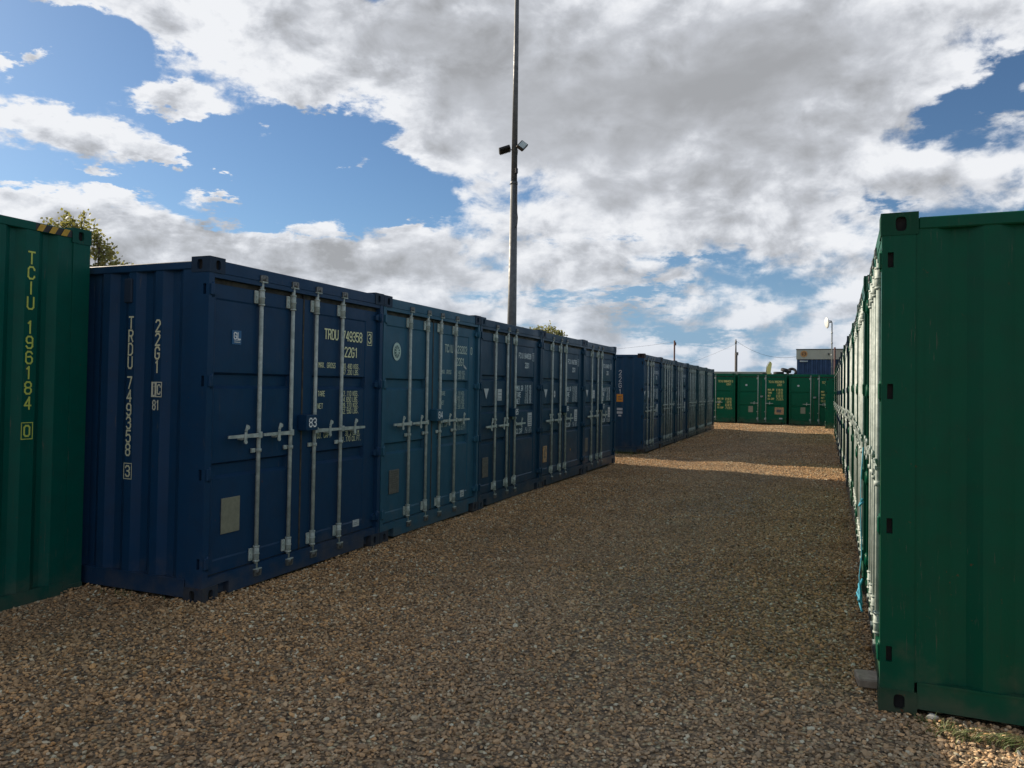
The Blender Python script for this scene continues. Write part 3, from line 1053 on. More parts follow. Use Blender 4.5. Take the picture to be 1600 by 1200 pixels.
ng = bpy.data.node_groups.new('scatter_stones', 'GeometryNodeTree')
ng.interface.new_socket('Geometry', in_out='INPUT', socket_type='NodeSocketGeometry')
ng.interface.new_socket('Geometry', in_out='OUTPUT', socket_type='NodeSocketGeometry')
gi = ng.nodes.new('NodeGroupInput')
go = ng.nodes.new('NodeGroupOutput')
iop = ng.nodes.new('GeometryNodeInstanceOnPoints')
ci = ng.nodes.new('GeometryNodeCollectionInfo')
ci.inputs['Collection'].default_value = stone_col
ci.inputs['Separate Children'].default_value = True
ci.inputs['Reset Children'].default_value = True
iop.inputs['Pick Instance'].default_value = True
a1 = ng.nodes.new('GeometryNodeInputNamedAttribute'); a1.data_type = 'FLOAT'; a1.inputs['Name'].default_value = 'scl'
a2 = ng.nodes.new('GeometryNodeInputNamedAttribute'); a2.data_type = 'FLOAT_VECTOR'; a2.inputs['Name'].default_value = 'rot'
L = ng.links.new
L(gi.outputs[0], iop.inputs['Points'])
L(ci.outputs[0], iop.inputs['Instance'])
L(a1.outputs[0], iop.inputs['Scale'])
L(a2.outputs[0], iop.inputs['Rotation'])
L(iop.outputs[0], go.inputs[0])
md = gv.modifiers.new('scatter', 'NODES')
md.node_group = ng

# ------------------------------------------------------------------ the containers
NAVY83 = (.0085, .043, .098)
TEAL84 = (.026, .100, .165)
NAVY85 = (.010, .046, .092)
NAVYL2 = (.013, .050, .100)
GREEN_R = (.0001, .074, .039)
GREEN_F = (.001, .100, .052)
GREEN_L = (.0003, .082, .060)
TY = (.72, .74, .44)
TW = (.62, .70, .72)
G1 = 'blue containers standing side by side left of the lane'
G2 = 'blue containers in the farther row left of the lane'
G3 = 'containers lined up along the right side of the lane'
G4 = 'green containers closing the far end of the lane'


def side_deco(y=True):
    """marks on the x=0 side panel: right = towards the doors (-y)"""
    return Deco((.012, 0, 0), (0, -1, 0), (0, 0, 1), (-1, 0, 0), .003)


def sticker(name, parent, x0, x1, z0, z1, m0, rows=None):
    me = plate_mesh(name, x0, x1, z0, z1, [m0, M_STICKT], th=.001, rows=rows)
    return ob(name, me, parent)


def child(t, nm, i=0):
    return [c for c in t.children if c.name.split('.')[0] == nm][i]


def ex83(t):
    sp = child(t, 'side_panel', 0)
    d = side_deco()
    d.text('TRDU 749358', -.783-.024, 2.060, .088, .042, .0125, vertical=True, step=.1045)
    d.text('3', -.783-.021, .905, .080, .042, .0125)
    d.ring(-.783-.040, -.783+.040, .885, 1.005, .006)
    ob('serial_number', d.mb.mesh('serial_number', [M_TEXT]), sp, color=(.62, .62, .42))
    d = side_deco()
    d.text('22G1', -.505-.022, 2.030, .088, .042, .0125, vertical=True, step=.1045)
    ob('size_code', d.mb.mesh('size_code', [M_TEXT]), sp, color=(.62, .62, .42))
    d = side_deco()
    d.ring(-.505-.050, -.505+.050, 1.530, 1.640, .007)
    d.rect(-.505-.048, -.505+.000, 1.533, 1.637)
    d.text('i', -.505-.043, 1.550, .075, .038, .014, mi=1, e=.003)
    d.text('C', -.505+.010, 1.550, .070, .028, .010)
    d.text('81', -.505-.034, 1.430, .070, .026, .009, .012)
    ob('symbol', d.mb.mesh('symbol', [M_TEXT, M_PAINTB]), sp, color=(.58, .58, .45))
    # small vent housing on the side panel
    b = MB()
    b.box(-.004, .030, .78, .86, 2.26, 2.45, ch=.006)
    ob('vent', b.mesh('vent', [M_PAINT]), sp, color=(.02, .035, .06))
    dl, drr = child(t, 'door', 0), child(t, 'door', 1)
    b = MB()
    b.box(.300, .400, V0, V0+.006, 1.948, 2.058)
    dd = door_deco()
    dd.mb = b
    dd.text('GL', .316, 1.990, .050, .028, .009, .013, mi=1, e=.002)
    dd.rect(.318, .384, 1.978, 1.981, 1, .002)
    dd.rect(.318, .384, 1.962, 1.969, 2, .002)
    ob('sticker', b.mesh('sticker', [M_STICKB, M_NUM, M_STICK]), dl)
    sticker('sticker', drr, 2.010, 2.120, .240, .305, M_STICK, [(.1, .9, .3, .36), (.1, .7, .55, .62)])


M_PAINTB = simple('navy_infill', (.012, .03, .08), .5)


def ex84(t):
    dl, drr = child(t, 'door', 0), child(t, 'door', 1)
    d = door_deco()
    d.disc(.345, 2.015, .085, 0, 32, 0, .098)
    d.disc(.345, 2.015, .058, 1, 32, .0028, .068)
    for i in range(10):
        a = 2*math.pi*i/10
        d.stroke((.345+.012*math.cos(a), 2.015+.014*math.sin(a)), (.345+.050*math.cos(a), 2.015+.060*math.sin(a)), .010, 0, .0052)
    d.disc(.345, 2.015, .020, 0, 16, .0078, .024)
    ob('sticker', d.mb.mesh('sticker', [M_TEXT, M_PAINTG]), dl, color=(.45, .58, .52))
    sticker('sticker', drr, 1.98, 2.09, .225, .310, M_STICK, [(.15, .85, .25, .35), (.15, .7, .55, .65)])
    d = door_deco()
    d.poly([(2.02, 1.895), (2.10, 1.865), (2.105, 1.885), (2.03, 1.925)])
    ob('sticker', d.mb.mesh('sticker', [M_STICK]), drr)


M_PAINTG = simple('emblem_infill', (.06, .14, .14), .5)


def exB(tri=True, disc=False, small=False):
    def f(t):
        dl, drr = child(t, 'door', 0), child(t, 'door', 1)
        d = door_deco()
        d.poly([(.215, 1.625), (.300, 1.480), (.385, 1.625)])
        ob('sticker', d.mb.mesh('sticker', [M_STICK]), dl)
        d = door_deco()
        if disc:
            d.disc(.76, 1.545, .045, 0, 20, 0, .060)
            d.rect(.735, .785, 1.535, 1.555, 1, .003)
            ob('sticker', d.mb.mesh('sticker', [M_STICK, M_STICKT]), dl)
        else:
            sticker('sticker', dl, .700, .850, 1.455, 1.620, M_STICK, [(.1, .9, .28*i+.12, .28*i+.16) for i in range(3)])
        sticker('sticker', drr, 1.925, 2.095, 1.035, 1.250, M_STICK, [(.1, .9, .1+.16*i, .15+.16*i) for i in range(5)])
        if small:
            d = door_deco()
            d.disc(1.70, .52, .022, 0)
            ob('sticker', d.mb.mesh('sticker', [M_YEL]), drr)
    return f


def exL2side(t):
    sp = child(t, 'side_panel', 0)
    d = side_deco()
    d.O.x = .048
    d.text('22G1', -.640-.032, 2.03, .12, .064, .017, vertical=True, step=.165)
    ob('size_code', d.mb.mesh('size_code', [M_TEXT]), sp, color=(.42, .45, .47))
    cp = corr_profile(.205, 2.0, .278, .227, .036)

    def wrap(v0, v1, z0, z1, mb, mi=0, lift=.004):
        ps = [v0]+[p for p, q in cp if v0 < p < v1]+[v1]
        dd = [float(np.interp(p, [a for a, _ in cp], [c for _, c in cp])) for p in ps]
        mb.grid(lambda i, j: (.012+dd[i]-lift, ps[i], (z0, z1)[j]), len(ps), 2, mi)
    mb = MB()
    wrap(.565, .715, 1.02, 1.08, mb)
    wrap(.565, .715, 1.11, 1.17, mb)
    wrap(.60, .68, .95, .99, mb)
    ob('symbol', mb.mesh('symbol', [M_TEXT]), sp, color=(.42, .45, .47))
    mb = MB()
    wrap(.555, .725, 1.33, 1.53, mb)
    wrap(.595, .685, 1.39, 1.41, mb, 1, .007)
    wrap(.595, .685, 1.45, 1.47, mb, 1, .007)
    ob('sticker', mb.mesh('sticker', [M_STICKO, M_STICKT]), sp)
    exB()(t)


rowrot = R(90+.63)
L1 = [
 (4.34, NAVY83, 'A', 'navy container numbered 83 with a small square GL sticker on its door', letters_A('TRDU', '749358', '3', True), TY, '83', (.225, .425, .478, .752, M_PLATE), ex83),
 (6.792, TEAL84, 'A', 'lighter teal blue container numbered 84 with a round pale emblem on its left door', letters_A('TCIU', '423202', '0', False), (.45, .55, .48), '84', (.235, .435, .480, .735, M_PLATE2), ex84),
 (9.245, NAVY85, 'B', 'navy container numbered 85 with an inverted white triangle, beside the teal one', letters_B('FCIU', '844509', '1'), TW, '85', (.205, .395, .405, .675, M_PLATE2), exB()),
 (11.705, NAVY85, 'B', 'navy container with an orange tinted data plate, last but one before the gap', letters_B('FCIU', '842768', '1'), TW, '86', (.205, .395, .405, .675, M_PLATE3), exB(disc=True, small=True)),
 (14.160, NAVY85, 'B', 'navy container at the end of the nearer left row, next to the sunlit gap', letters_B('FCIU', '844011', '8'), TW, '87', (.205, .395, .405, .675, M_PLATE2), exB()),
]
for i, (y, col, typ, lab, let, tc_, num, pl, ex) in enumerate(L1):
    col = tuple(c*random.uniform(.95, 1.05) for c in col)
    make_container(lab, (-4.263-.011*(y-4.34), y, -.004*i), rowrot+R(random.uniform(-.12, .12)), col, typ, group=G1,
                   lettering=let, tcol=tc_, number=num, plate=pl, extras=ex,
                   cast_color=(.014, .032, .060) if i in (0, 1, 3) else None)

L2lab = ['navy container with orange sticker and 22G1 on its side, just beyond the gap',
         'navy container with four lock rods, directly behind the one with the orange sticker',
         'navy container under the reddish post, third of the farther blue row',
         'navy container, fourth of the farther left row counted from the gap',
         'dark container with grey green sheen in its colour, last but one of the farther left row',
         'dark container ending the farther blue row, nearest the green ones across the end']
lB = letters_B('FCIU', '853176', '4')
lA = letters_A('FCIU', '806211', '5', False)
for i in range(6):
    y = 19.373+2.437*i
    typ = 'B' if i in (0, 2) else 'A'
    col = [NAVYL2, (.018, .058, .090), (.014, .048, .085), (.020, .062, .082), (.022, .066, .080), (.018, .060, .085)][i]  # greyer blues: sheen at grazing view is mixed into the paint colour
    make_container(L2lab[i], (-4.392-.015*(y-19.373), y, -.030-.003*i), R(90+.9), col, typ, group=G2,
                   lettering=lB if typ == 'B' else lA, tcol=TW if typ == 'B' else (.30, .36, .36),
                   plate=(.205, .395, .405, .675, M_PLATE2) if i == 1 else None,
                   extras=exL2side if i == 0 else (exB() if i == 2 else None), cast_color=(.035, .025, .025) if i == 0 else None)

RX = [.250, .266, .298, .306, .290, .276, .254, .250, .236, .230, .222, .212]
RZ = [0, .018, .045, .040, .022, .006, -.02, -.03, -.035, -.04, -.045, -.05]
Rcol = [GREEN_R, (.002, .070, .038), GREEN_R, GREEN_R, (.006, .025, .055), GREEN_R, (.006, .03, .06), (.008, .035, .065), (.008, .04, .055), GREEN_R, GREEN_R, GREEN_R]
words = ['', 'second', 'third', 'fourth', 'fifth', 'sixth', 'seventh', 'eighth', 'ninth', 'tenth', 'eleventh', 'twelfth']
for i in range(12):
    y1 = 4.413+2.462*i+2.438
    lab = ('large green container filling the right foreground, its corrugated side facing the camera' if i == 0 else
           '%s %s container along the right side, counting the big corrugated one as first' % (words[i], 'green' if Rcol[i][1] > .059 else 'dark blue'))
    dl_ = (.036, .024, .026, .014, .016, .018, .022, .020, .022, .020, .024, .014)[i]
    make_container(lab, (RX[i]+dl_, y1, RZ[i]), R(-90)-math.asin(dl_/2.438), Rcol[i], 'A', group=G3,
                   cast_color=(.002, .055, .028) if i == 0 else None)


make_container('low green container standing slightly forward beyond the end of the right row',
               (-.130, 37.75+2.438, -.07), R(-90), GREEN_F, 'A', 2.33, group=G3)


def exC(orange, low):
    def f(t):
        dl, drr = child(t, 'door', 0), child(t, 'door', 1)
        d = door_deco()
        d.disc(.44, 1.99, .055, 0, 16, 0, .05)
        ob('sticker', d.mb.mesh('sticker', [M_STICK]), dl)
        if orange:
            sticker('data_plate', drr, 1.86, 2.30, .50, .86, M_PLATE3, [(.2, .7, .3, .7)])
        if low:
            sticker('sticker', drr, 2.08, 2.24, .26, .33, M_STICK)
    return f


frot = R(-4)
fx, fy = -4.405, 41.3
for j, (kk, lab, num, row, orange, low) in enumerate([
        (-1, 'green container across the end of the lane, leftmost, half hidden by the blue row', '47', 1.20, False, False),
        (0, 'green container across the end of the lane, with an orange plate on its right door', '48', 1.72, True, True),
        (1, 'green container across the end of the lane, rightmost, partly behind the right row', '49', 1.66, False, False)]):
    p = (fx+kk*2.56*math.cos(frot), fy+kk*2.56*math.sin(frot), -.062-.006*kk-.0)
    let = letters_C('TCIU', ('888402', '356298', '351840')[j], ('0', '5', '2')[j], row)
    make_container(lab, p, frot, GREEN_F, 'C', group=G4, lettering=let, tcol=(.60, .56, .20), number=num,
                   plate=(.55, .78, .58, .90, M_PLATE) if kk >= 0 else None, extras=exC(orange, low))


# tall green container at far left: its blank end faces the lane
def exLeft(t):
    ep = child(t, 'end_panel', 0)
    H = 2.896
    d = Deco((0, CL-.014, 0), (-1, 0, 0), (0, 0, 1), (0, 1, 0), .003)
    ux = -.475
    d.text('TCIU', ux-.025, 2.563, .086, .046, .012, vertical=True, step=.112)
    d.text('196184', ux-.025, 2.049, .086, .046, .012, vertical=True, step=.112)
    d.text('0', ux-.022, 1.290, .076, .040, .012)
    d.ring(ux-.044, ux+.040, 1.268, 1.388, .006)
    ob('serial_number', d.mb.mesh('serial_number', [M_TEXT]), ep, color=(.50, .58, .10))
    b = MB()
    d = Deco((0, CL-.008, 0), (-1, 0, 0), (0, 0, 1), (0, 1, 0), .0015)
    d.rect(-.455, -.163, H-.081, H-.027, 0)
    for i in range(3):
        x = -.452+.097*i
        d.poly([(x, H-.081), (x+.048, H-.081), (x+.078, H-.027), (x+.030, H-.027)], 1, .003)
    ob('hazard_stripe', d.mb.mesh('hazard_stripe', [M_BLACK, M_YEL]), t)


make_container('tall green container at far left with vertical yellow lettering and a striped top edge',
               (-5.44-6.058, 4.285, -.06), R(-90), GREEN_L, 'A', 2.896, lettering=None, extras=exLeft)

# ------------------------------------------------------------------ floodlight mast
M_MAST = simple('weathered_mast_steel', (.12, .13, .135), .55, .4, .3, 6)
mast = thing('floodlight_mast', 'tall tapering grey steel mast with two floodlights rising behind the blue containers', 'mast', (-11.10, 26.5, gz(-11.1, 26.5)))
b = MB()
b.tube([(0, 0, 0), (0, 0, 9.45)], [.205, .132], 20)
b.tube([(0, 0, 9.45), (0, 0, 18)], [.118, .075], 20)
b.tube([(0, 0, 9.38), (0, 0, 9.50)], .140, 20)
b.tube([(-.19, -.02, 9.42), (.0, 0, 9.42)], .012, 6)
ob('pole', b.mesh('pole', [M_MAST]), mast)
M_LAMPG = simple('lamp_glass', (.45, .52, .50), .15, 0, .1, 5)
for (sx, ang, zz_) in ((1, 35, 10.80), (-1, -28, 10.72)):
    # lamp head: built round its own hinge, then turned
    hd = MB()
    hd.box(-.15, .15, -.06, .045, -.22, .22, ch=.012)
    for q in range(7):
        hd.box(-.13, .13, .045, .085, -.19+q*.058, -.175+q*.058)
    hd.box(-.115, .115, -.067, -.060, -.185, .185, mi=1)
    lp = ob('lamp_head', hd.mesh('lamp_head', [M_BLACK, M_LAMPG]), mast, (sx*.36, -.12, zz_))
    lp.rotation_euler = (R(-38 if sx > 0 else -66), R(ang), R(26*sx if sx > 0 else -70))
    bk = MB()
    bk.tube([(0, 0, zz_), (sx*.20, -.02, zz_+.02), (sx*.34, -.09, zz_+.01)], .022, 8)
    bk.tube([(sx*.16, -.02, zz_-.06), (sx*.16, -.02, zz_+.10), (sx*.34, -.09, zz_+.10)], .012, 6)
    ob('bracket', bk.mesh('bracket', [M_ZINC]), mast)
b = MB()
pts = [(.16, -.05, 10.7), (.135, -.09, 10.3), (.13, -.1, 9.98)]
b.tube(pts, .008, 6)
pts = [(.13, -.1, 9.8), (.14, -.1, 9.6), (.15, -.11, 9.2), (.13, -.12, 8.8), (.17, -.12, 8.4), (.21, -.11, 8.1), (.19, -.1, 7.85), (.12, -.09, 7.72)]
b.tube(pts, .017, 6)
ob('cable', b.mesh('cable', [M_BLACK]), mast)
b = MB()
b.box(.10, .18, -.16, -.05, 9.78, 9.98, ch=.01)
ob('junction_box', b.mesh('junction_box', [M_BLACK]), mast)

# ------------------------------------------------------------------ things at the far end
M_RUSTP = simple('rusty_post', (.095, .04, .035), .7, 0, .3, 8)
M_WOOD = simple('grey_post_wood', (.12, .11, .105), .8, 0, .3, 9)
pst = thing('post', 'thin reddish brown post standing behind the farther blue row', 'post', (-10.85, 58, gz(-10.85, 58)))
b = MB()
b.tube([(0, 0, 0), (0, 0, 5.5)], .062, 10)
ob('pole', b.mesh('pole', [M_RUSTP]), pst)
b = MB()
b.box(.03, .13, -.08, .04, 5.12, 5.36, ch=.01)
ob('bracket', b.mesh('bracket', [M_RUSTP]), pst)
pst2 = thing('post', 'grey timber post with a thinner top, behind the green containers', 'post', (-5.44, 50, gz(-5.44, 50)))
b = MB()
b.tube([(0, 0, 0), (0, 0, 4.15)], .085, 10)
b.tube([(-.02, 0, 4.1), (-.02, 0, 5.0)], [.05, .03], 8)
ob('pole', b.mesh('pole', [M_WOOD]), pst2)
b = MB()
b.box(.02, .14, -.1, .0, 3.98, 4.18, ch=.01)
b.tube([(-.02, -.02, 4.72), (-.02, -.02, 4.90)], .06, 10)
ob('bracket', b.mesh('bracket', [M_ZINC]), pst2)


def wire(a, c, sag, r, label, n=16):
    a, c = Vector(a), Vector(c)
    pts = []
    for i in range(n+1):
        t = i/n
        p = a.lerp(c, t)
        p.z -= sag*4*t*(1-t)
        pts.append(p)
    b = MB()
    b.tube(pts, r, 5)
    o = thing('overhead_wire', label, 'wire', me=b.mesh('overhead_wire', [M_BLACK]))
    return o


wire((-5.44, 50, 4.78), (-1.78, 49.2, 3.75), .42, .008, 'thin black wire sagging from the grey post to the cream topped building')
wire((-5.46, 50, 4.6), (-10.85, 58, 3.3), .12, .006, 'thin dark wire sloping down from the grey post towards the reddish post')
wire((-10.85, 58, 5.25), (-26, 52, 4.5), .5, .007, 'thin wire running left from the reddish post above the blue containers')

# building with cream fascia
M_CREAM = simple('cream_cladding', (.44, .42, .35), .7, 0, .12, 1.5)
M_BLUEC = simple('blue_cladding', (.020, .060, .15), .55, 0, .3, 2.5)
M_TRIM = simple('dark_trim', (.05, .05, .05), .6)
bl = thing('building', 'blue ribbed building with a cream fascia and a round orange sign, behind the green containers', 'building', (-1.76, 48.6, gz(-1.7, 48)), R(-2))
b = MB()
n = 60
X1, Y1, H1, Hf = 9.0, 6.0, 4.28, 3.66
pr = corr_profile(0, X1, .25, .1, .05, .05, .03)
b.grid(lambda i, j: (pr[i][0], pr[i][1], [0, Hf][j]), len(pr), 2)
b.box(0.001, X1, .055, Y1, 0, Hf-.01)
ob('wall', b.mesh('wall', [M_BLUEC]), bl)
b = MB()
b.box(-.03, X1+.03, -.05, Y1, Hf, H1-.05)
b.box(-.05, X1+.05, -.07, Y1+.02, H1-.05, H1, mi=1)
ob('fascia', b.mesh('fascia', [M_CREAM, M_TRIM]), bl)
d = Deco((0, -.05, 0), (1, 0, 0), (0, 0, 1), (0, -1, 0), .02)
d.disc(.40, 3.98, .20, 0)
d.disc(.40, 3.98, .13, 1, e=.01)
d.text('S', .34, 3.90, .15, .11, .035, mi=0, e=.02)
M_SIGNR = simple('sign_brown', (.16, .07, .035), .6)
M_SIGNO = simple('sign_orange', (.55, .28, .10), .6, 0, .1)
ob('sign', d.mb.mesh('sign', [M_SIGNO, M_SIGNR]), bl)
b = MB()
b.box(.18, .62, -.14, -.052, 3.50, 3.57, ch=.01)
ob('strip_lamp', b.mesh('strip_lamp', [M_STICK]), bl)
b = MB()
b.box(1.72, 1.82, -.13, -.055, 3.92, 4.02, ch=.01)
ob('camera', b.mesh('camera', [M_TRIM]), bl)

# low cabin behind the green row whose pale roof shows
cb = thing('cabin', 'low pale roofed cabin just showing above the green containers at the far end', 'cabin', (-9.5, 49.8, gz(-9, 50)), R(-3))
b = MB()
b.box(0, 5.9, .05, 2.6, 0, 2.80)
ob('wall', b.mesh('wall', [M_CREAM]), cb)
b = MB()
b.box(-.05, 5.95, 0, 2.65, 2.80, 2.945, ch=.02)
ob('roof', b.mesh('roof', [simple('pale_roof', (.30, .32, .28), .6, 0, .2, 3)]), cb)

# dish aerial on pole
M_WHITE = simple('white_plastic', (.74, .74, .70), .4, 0, .08, 8)
M_GP = simple('galvanised_pole', (.40, .42, .42), .45, .4, .25, 10)
da = thing('dish_aerial', 'small white dish aerial on a slender galvanised pole beyond the right row', 'aerial', (.175, 48.15, gz(0, 48)))
b = MB()
b.tube([(0, 0, 0), (0, 0, 5.78), (-.04, 0, 5.90), (-.17, -.01, 5.91)], .038, 10)
for z in (3.2, 3.9, 4.6, 5.2):
    b.tube([(0, 0, z-.04), (0, 0, z+.04)], .055, 10)
ob('pole', b.mesh('pole', [M_GP]), da)
b = MB()
ax = Vector((-1, -.35, -.12)).normalized()
ctr = Vector((-.20, -.02, 5.91-.10))
a = ax.orthogonal().normalized()
bb = ax.cross(a)
rings = [(.03, -.02), (.10, .0), (.17, .03), (.22, .075), (.23, .085), (.20, .12), (.10, .14), (.01, .145)]
b.grid(lambda i, j: ctr + ax*rings[j][1] + (a*math.cos(i*math.pi/12)+bb*math.sin(i*math.pi/12))*rings[j][0]*1.45, 25, len(rings), smooth=True)
ob('dish', b.mesh('dish', [M_WHITE]), da)
b = MB()
b.tube([ctr, ctr+ax*-.10, Vector((0, 0, 5.85))], .03, 8)
ob('bracket', b.mesh('bracket', [M_GP]), da)

# dark post near the building
p3 = thing('post', 'short black post in front of the blue ribbed building, right of the dish aerial', 'post', (.33, 47.9, gz(0, 48)))
b = MB()
b.tube([(0, 0, 0), (0, 0, 4.35)], .05, 8)
ob('pole', b.mesh('pole', [M_RUSTP]), p3)

# tyres on the roof of the green containers
M_TYRE = simple('tyre_rubber', (.012, .012, .013), .75, 0, .3, 30)


def mk_tyre(r=.29, wd=.17):
    b = MB()
    prof = [(r*.56, -wd*.32), (r*.62, -wd*.46), (r*.82, -wd*.5), (r*.96, -wd*.42), (r, -wd*.25), (r, wd*.25), (r*.96, wd*.42), (r*.82, wd*.5), (r*.62, wd*.46), (r*.56, wd*.32), (r*.56, -wd*.32)]
    b.grid(lambda i, j: (prof[j][0]*math.cos(i*math.pi/16), prof[j][0]*math.sin(i*math.pi/16), prof[j][1]), 33, len(prof), smooth=True)
    return b.mesh('tyre', [M_TYRE])


TY_ = mk_tyre()
roofz = 2.591-.07-.035
pl_ = MB()
pl_.box(-.55, .75, -.35, .35, 0, .07)
M_PLANK = simple('pale_board', (.36, .29, .25), .8)
pb = thing('board', 'pale board lying on the green container roof under the tyres', 'board', (-2.35, 45.6, roofz+.002), R(-4), me=pl_.mesh('board', [M_PLANK]))
tz = roofz+.075
for (x, y, z, rx, ry, lab) in ((-2.62, 45.6, tz+.087, 0, 0, 'black tyre lying flat at the left end of the pale board'),
                               (-2.22, 45.5, tz+.24, R(8), R(16), 'black tyre tilted on top of the pile beside the blue building'),
                               (-1.93, 45.75, tz+.14, R(64), R(-18), 'black tyre standing upright against the pile beside the blue building'),
                               (-3.42, 45.6, roofz+.10, 0, 0, 'single black tyre lying on the container roof beside the yellow flag')):
    o = thing('tyre', lab, 'tyre', (x, y, z), 0, 'old tyres on the green container roof', me=TY_)
    o.rotation_euler = (rx, ry, 0)
    if lab.startswith('single'): o.scale = (.6, .6, .8)

# yellow feather flag
M_FLAG = simple('backlit_yellow_cloth', (.80, .72, .26), .7, 0, .1, 6)  # cloth colour lightened to stand in for light from behind
fl = thing('feather_flag', 'pale yellow curved feather flag behind the green containers', 'flag', (-3.55, 49.2, gz(-3.5, 49)))
b = MB()
b.tube([(0, 0, 0), (0, 0, 3.0), (.03, 0, 3.3), (.12, 0, 3.52), (.22, 0, 3.56)], [.02, .018, .014, .01, .008], 8)
ob('pole', b.mesh('pole', [M_ZINC]), fl)
b = MB()
L_ = [(0.0, 0.05, 1.3), (0.0, .22, 1.45), (.0, .25, 2.2), (.0, .26, 2.9), (.03, .30, 3.2), (.12, .33, 3.42), (.2, .27, 3.55)]
for s_ in (-.006, .006):
    b.grid(lambda i, j: ((L_[i][0]+(L_[i][1]-L_[i][0])*j/3), s_+.02*math.sin(j*1.3+i), L_[i][2]), len(L_), 4, smooth=True)
ob('banner', b.mesh('banner', [M_FLAG]), fl)

# ------------------------------------------------------------------ trees
lmt, k, b_ = mat('tree_leaf')
wp = k.n('ShaderNodeNewGeometry').outputs['Position']
oi = k.n('ShaderNodeNewGeometry')
lc = k.ramp(k.noise(wp, 2.4, 4, .6), [(0.3, (.10, .13, .04)), (.5, (.20, .22, .07)), (.7, (.36, .32, .12))])
rnd = k.n('ShaderNodeTexWhiteNoise', ins={0: k.vm('SNAP', wp, (.12, .12, .12))}).outputs[0]
lc = k.mix(k.math('MULTIPLY', rnd, .5), lc, (.10, .12, .03))
k.set(b_.inputs['Base Color'], lc)
b_.inputs['Roughness'].default_value = .6
tr = k.n('ShaderNodeBsdfTranslucent')
k.set(tr.inputs[0], k.mix(.5, lc, (.35, .32, .08)))
mx = k.n('ShaderNodeMixShader')
mx.inputs[0].default_value = .45
k.t.links.new(b_.outputs[0], mx.inputs[1])
k.t.links.new(tr.outputs[0], mx.inputs[2])
k.t.links.new(mx.outputs[0], [n_ for n_ in k.t.nodes if n_.type == 'OUTPUT_MATERIAL'][0].inputs[0])
M_BARK = simple('bark', (.085, .07, .055), .9, 0, .4, 10)


def tree(label, loc, height, lobes, nleaf, leaf, seed):
    """lobes: list of (x,y,z,rx,ry,rz) clumps of twigs"""
    rr = random.Random(seed)
    t = thing('tree', label, 'tree', loc, 0, None)
    tb = MB()
    lv = MB()
    top = Vector((rr.uniform(-.2, .2), 0, height*.80))
    base = [Vector((0, 0, -.1)), Vector((.05, .02, height*.25)), Vector((-.05, .05, height*.5)), top]
    tb.tube(base, [.16, .13, .09, .03], 9)
    for (x, y, z, rx, ry, rz) in lobes:
        c = Vector((x, y, z))
        t0 = rr.uniform(.3, .6)
        st = base[1].lerp(base[2], t0)
        mid = st.lerp(c, .55)+Vector((rr.uniform(-.15, .15), rr.uniform(-.15, .15), -.15))
        tb.tube([st, mid, c], [.06, .04, .015], 7)
        tw = []
        for q in range(16):
            d_ = Vector((rr.gauss(0, 1), rr.gauss(0, 1), rr.gauss(.3, .9)))
            d_.normalize()
            e = c+Vector((d_.x*rx, d_.y*ry, d_.z*rz))*rr.uniform(.6, 1.15)
            s_ = mid.lerp(c, rr.uniform(.3, 1))
            mm = s_.lerp(e, .5)+Vector((rr.uniform(-.08, .08), rr.uniform(-.08, .08), .06))
            tb.tube([s_, mm, e], [.014, .009, .004], 5, caps=False)
            tw.append((s_, mm, e))
        for q in range(nleaf):
            s_, mm, e = rr.choice(tw)
            u = rr.random()**.6
            p = s_.lerp(mm, u*2) if u < .5 else mm.lerp(e, u*2-1)
            p = p+Vector((rr.gauss(0, .09), rr.gauss(0, .09), rr.gauss(0, .08)))
            a = Vector((rr.gauss(0, 1), rr.gauss(0, 1), rr.gauss(0, 1))).normalized()
            bq = a.orthogonal().normalized()
            L0 = leaf*rr.uniform(.6, 1.3)
            lv.face([p-a*L0*.5, p+bq*L0*.33, p+a*L0*.5, p-bq*L0*.33])
    ob('trunk', tb.mesh('trunk', [M_BARK]), t)
    ob('crown', lv.mesh('crown', [lmt]), t)
    return t


tree('thin leafed young tree rising behind the tall green container at the left', (-23.0, 18.0, -.05), 7.5,
     [(-2.3, 0, 5.9, .6, .6, .5), (-2.1, .2, 6.6, .55, .6, .45), (-1.5, .1, 7.2, .5, .6, .35), (-1.8, 0, 6.2, .7, .6, .5), (-1.3, 0, 6.3, .85, .7, .65), (-.75, .3, 7.0, .65, .7, .45), (-1.6, .2, 5.4, .6, .7, .6), (-.4, -.2, 6.0, .6, .6, .6), (.5, 0, 6.25, .42, .5, .45),
      (.9, .2, 5.6, .7, .6, .5), (1.5, 0, 5.0, .7, .6, .5), (.3, 0, 5.1, .7, .6, .6), (1.7, .2, 4.3, .6, .6, .5), (-.8, 0, 4.8, .9, .7, .6), (.4, 0, 4.0, 1.0, .8, .7)], 330, .13, 5)
tree('rounded yellow green tree crown just showing over the nearer blue row, right of the mast', (-15.5, 42.0, -.1), 5.6,
     [(-1.0, 0, 4.75, .6, .6, .42), (-.45, 0, 5.0, .6, .6, .45), (.2, 0, 5.02, .55, .6, .42), (.85, 0, 4.75, .5, .6, .38), (1.3, 0, 4.4, .4, .5, .3), (-.2, .2, 4.0, .9, .8, .6), (.6, 0, 3.7, .9, .8, .5), (-.9, 0, 3.6, .8, .8, .6)], 420, .13, 9)

# ------------------------------------------------------------------ small things on the ground
M_BLOCK = simple('weathered_slab', (.40, .32, .24), .85, 0, .3, 20)
b = MB()
b.box(-.10, .13, -.085, .085, 0, .050, ch=.008)
o = thing('timber_block', 'weathered brown block poking out under the corner of the big green container', 'block', (.255, 4.80, gz(.2, 4.8)+.008), R(6), me=b.mesh('timber_block', [M_BLOCK]))

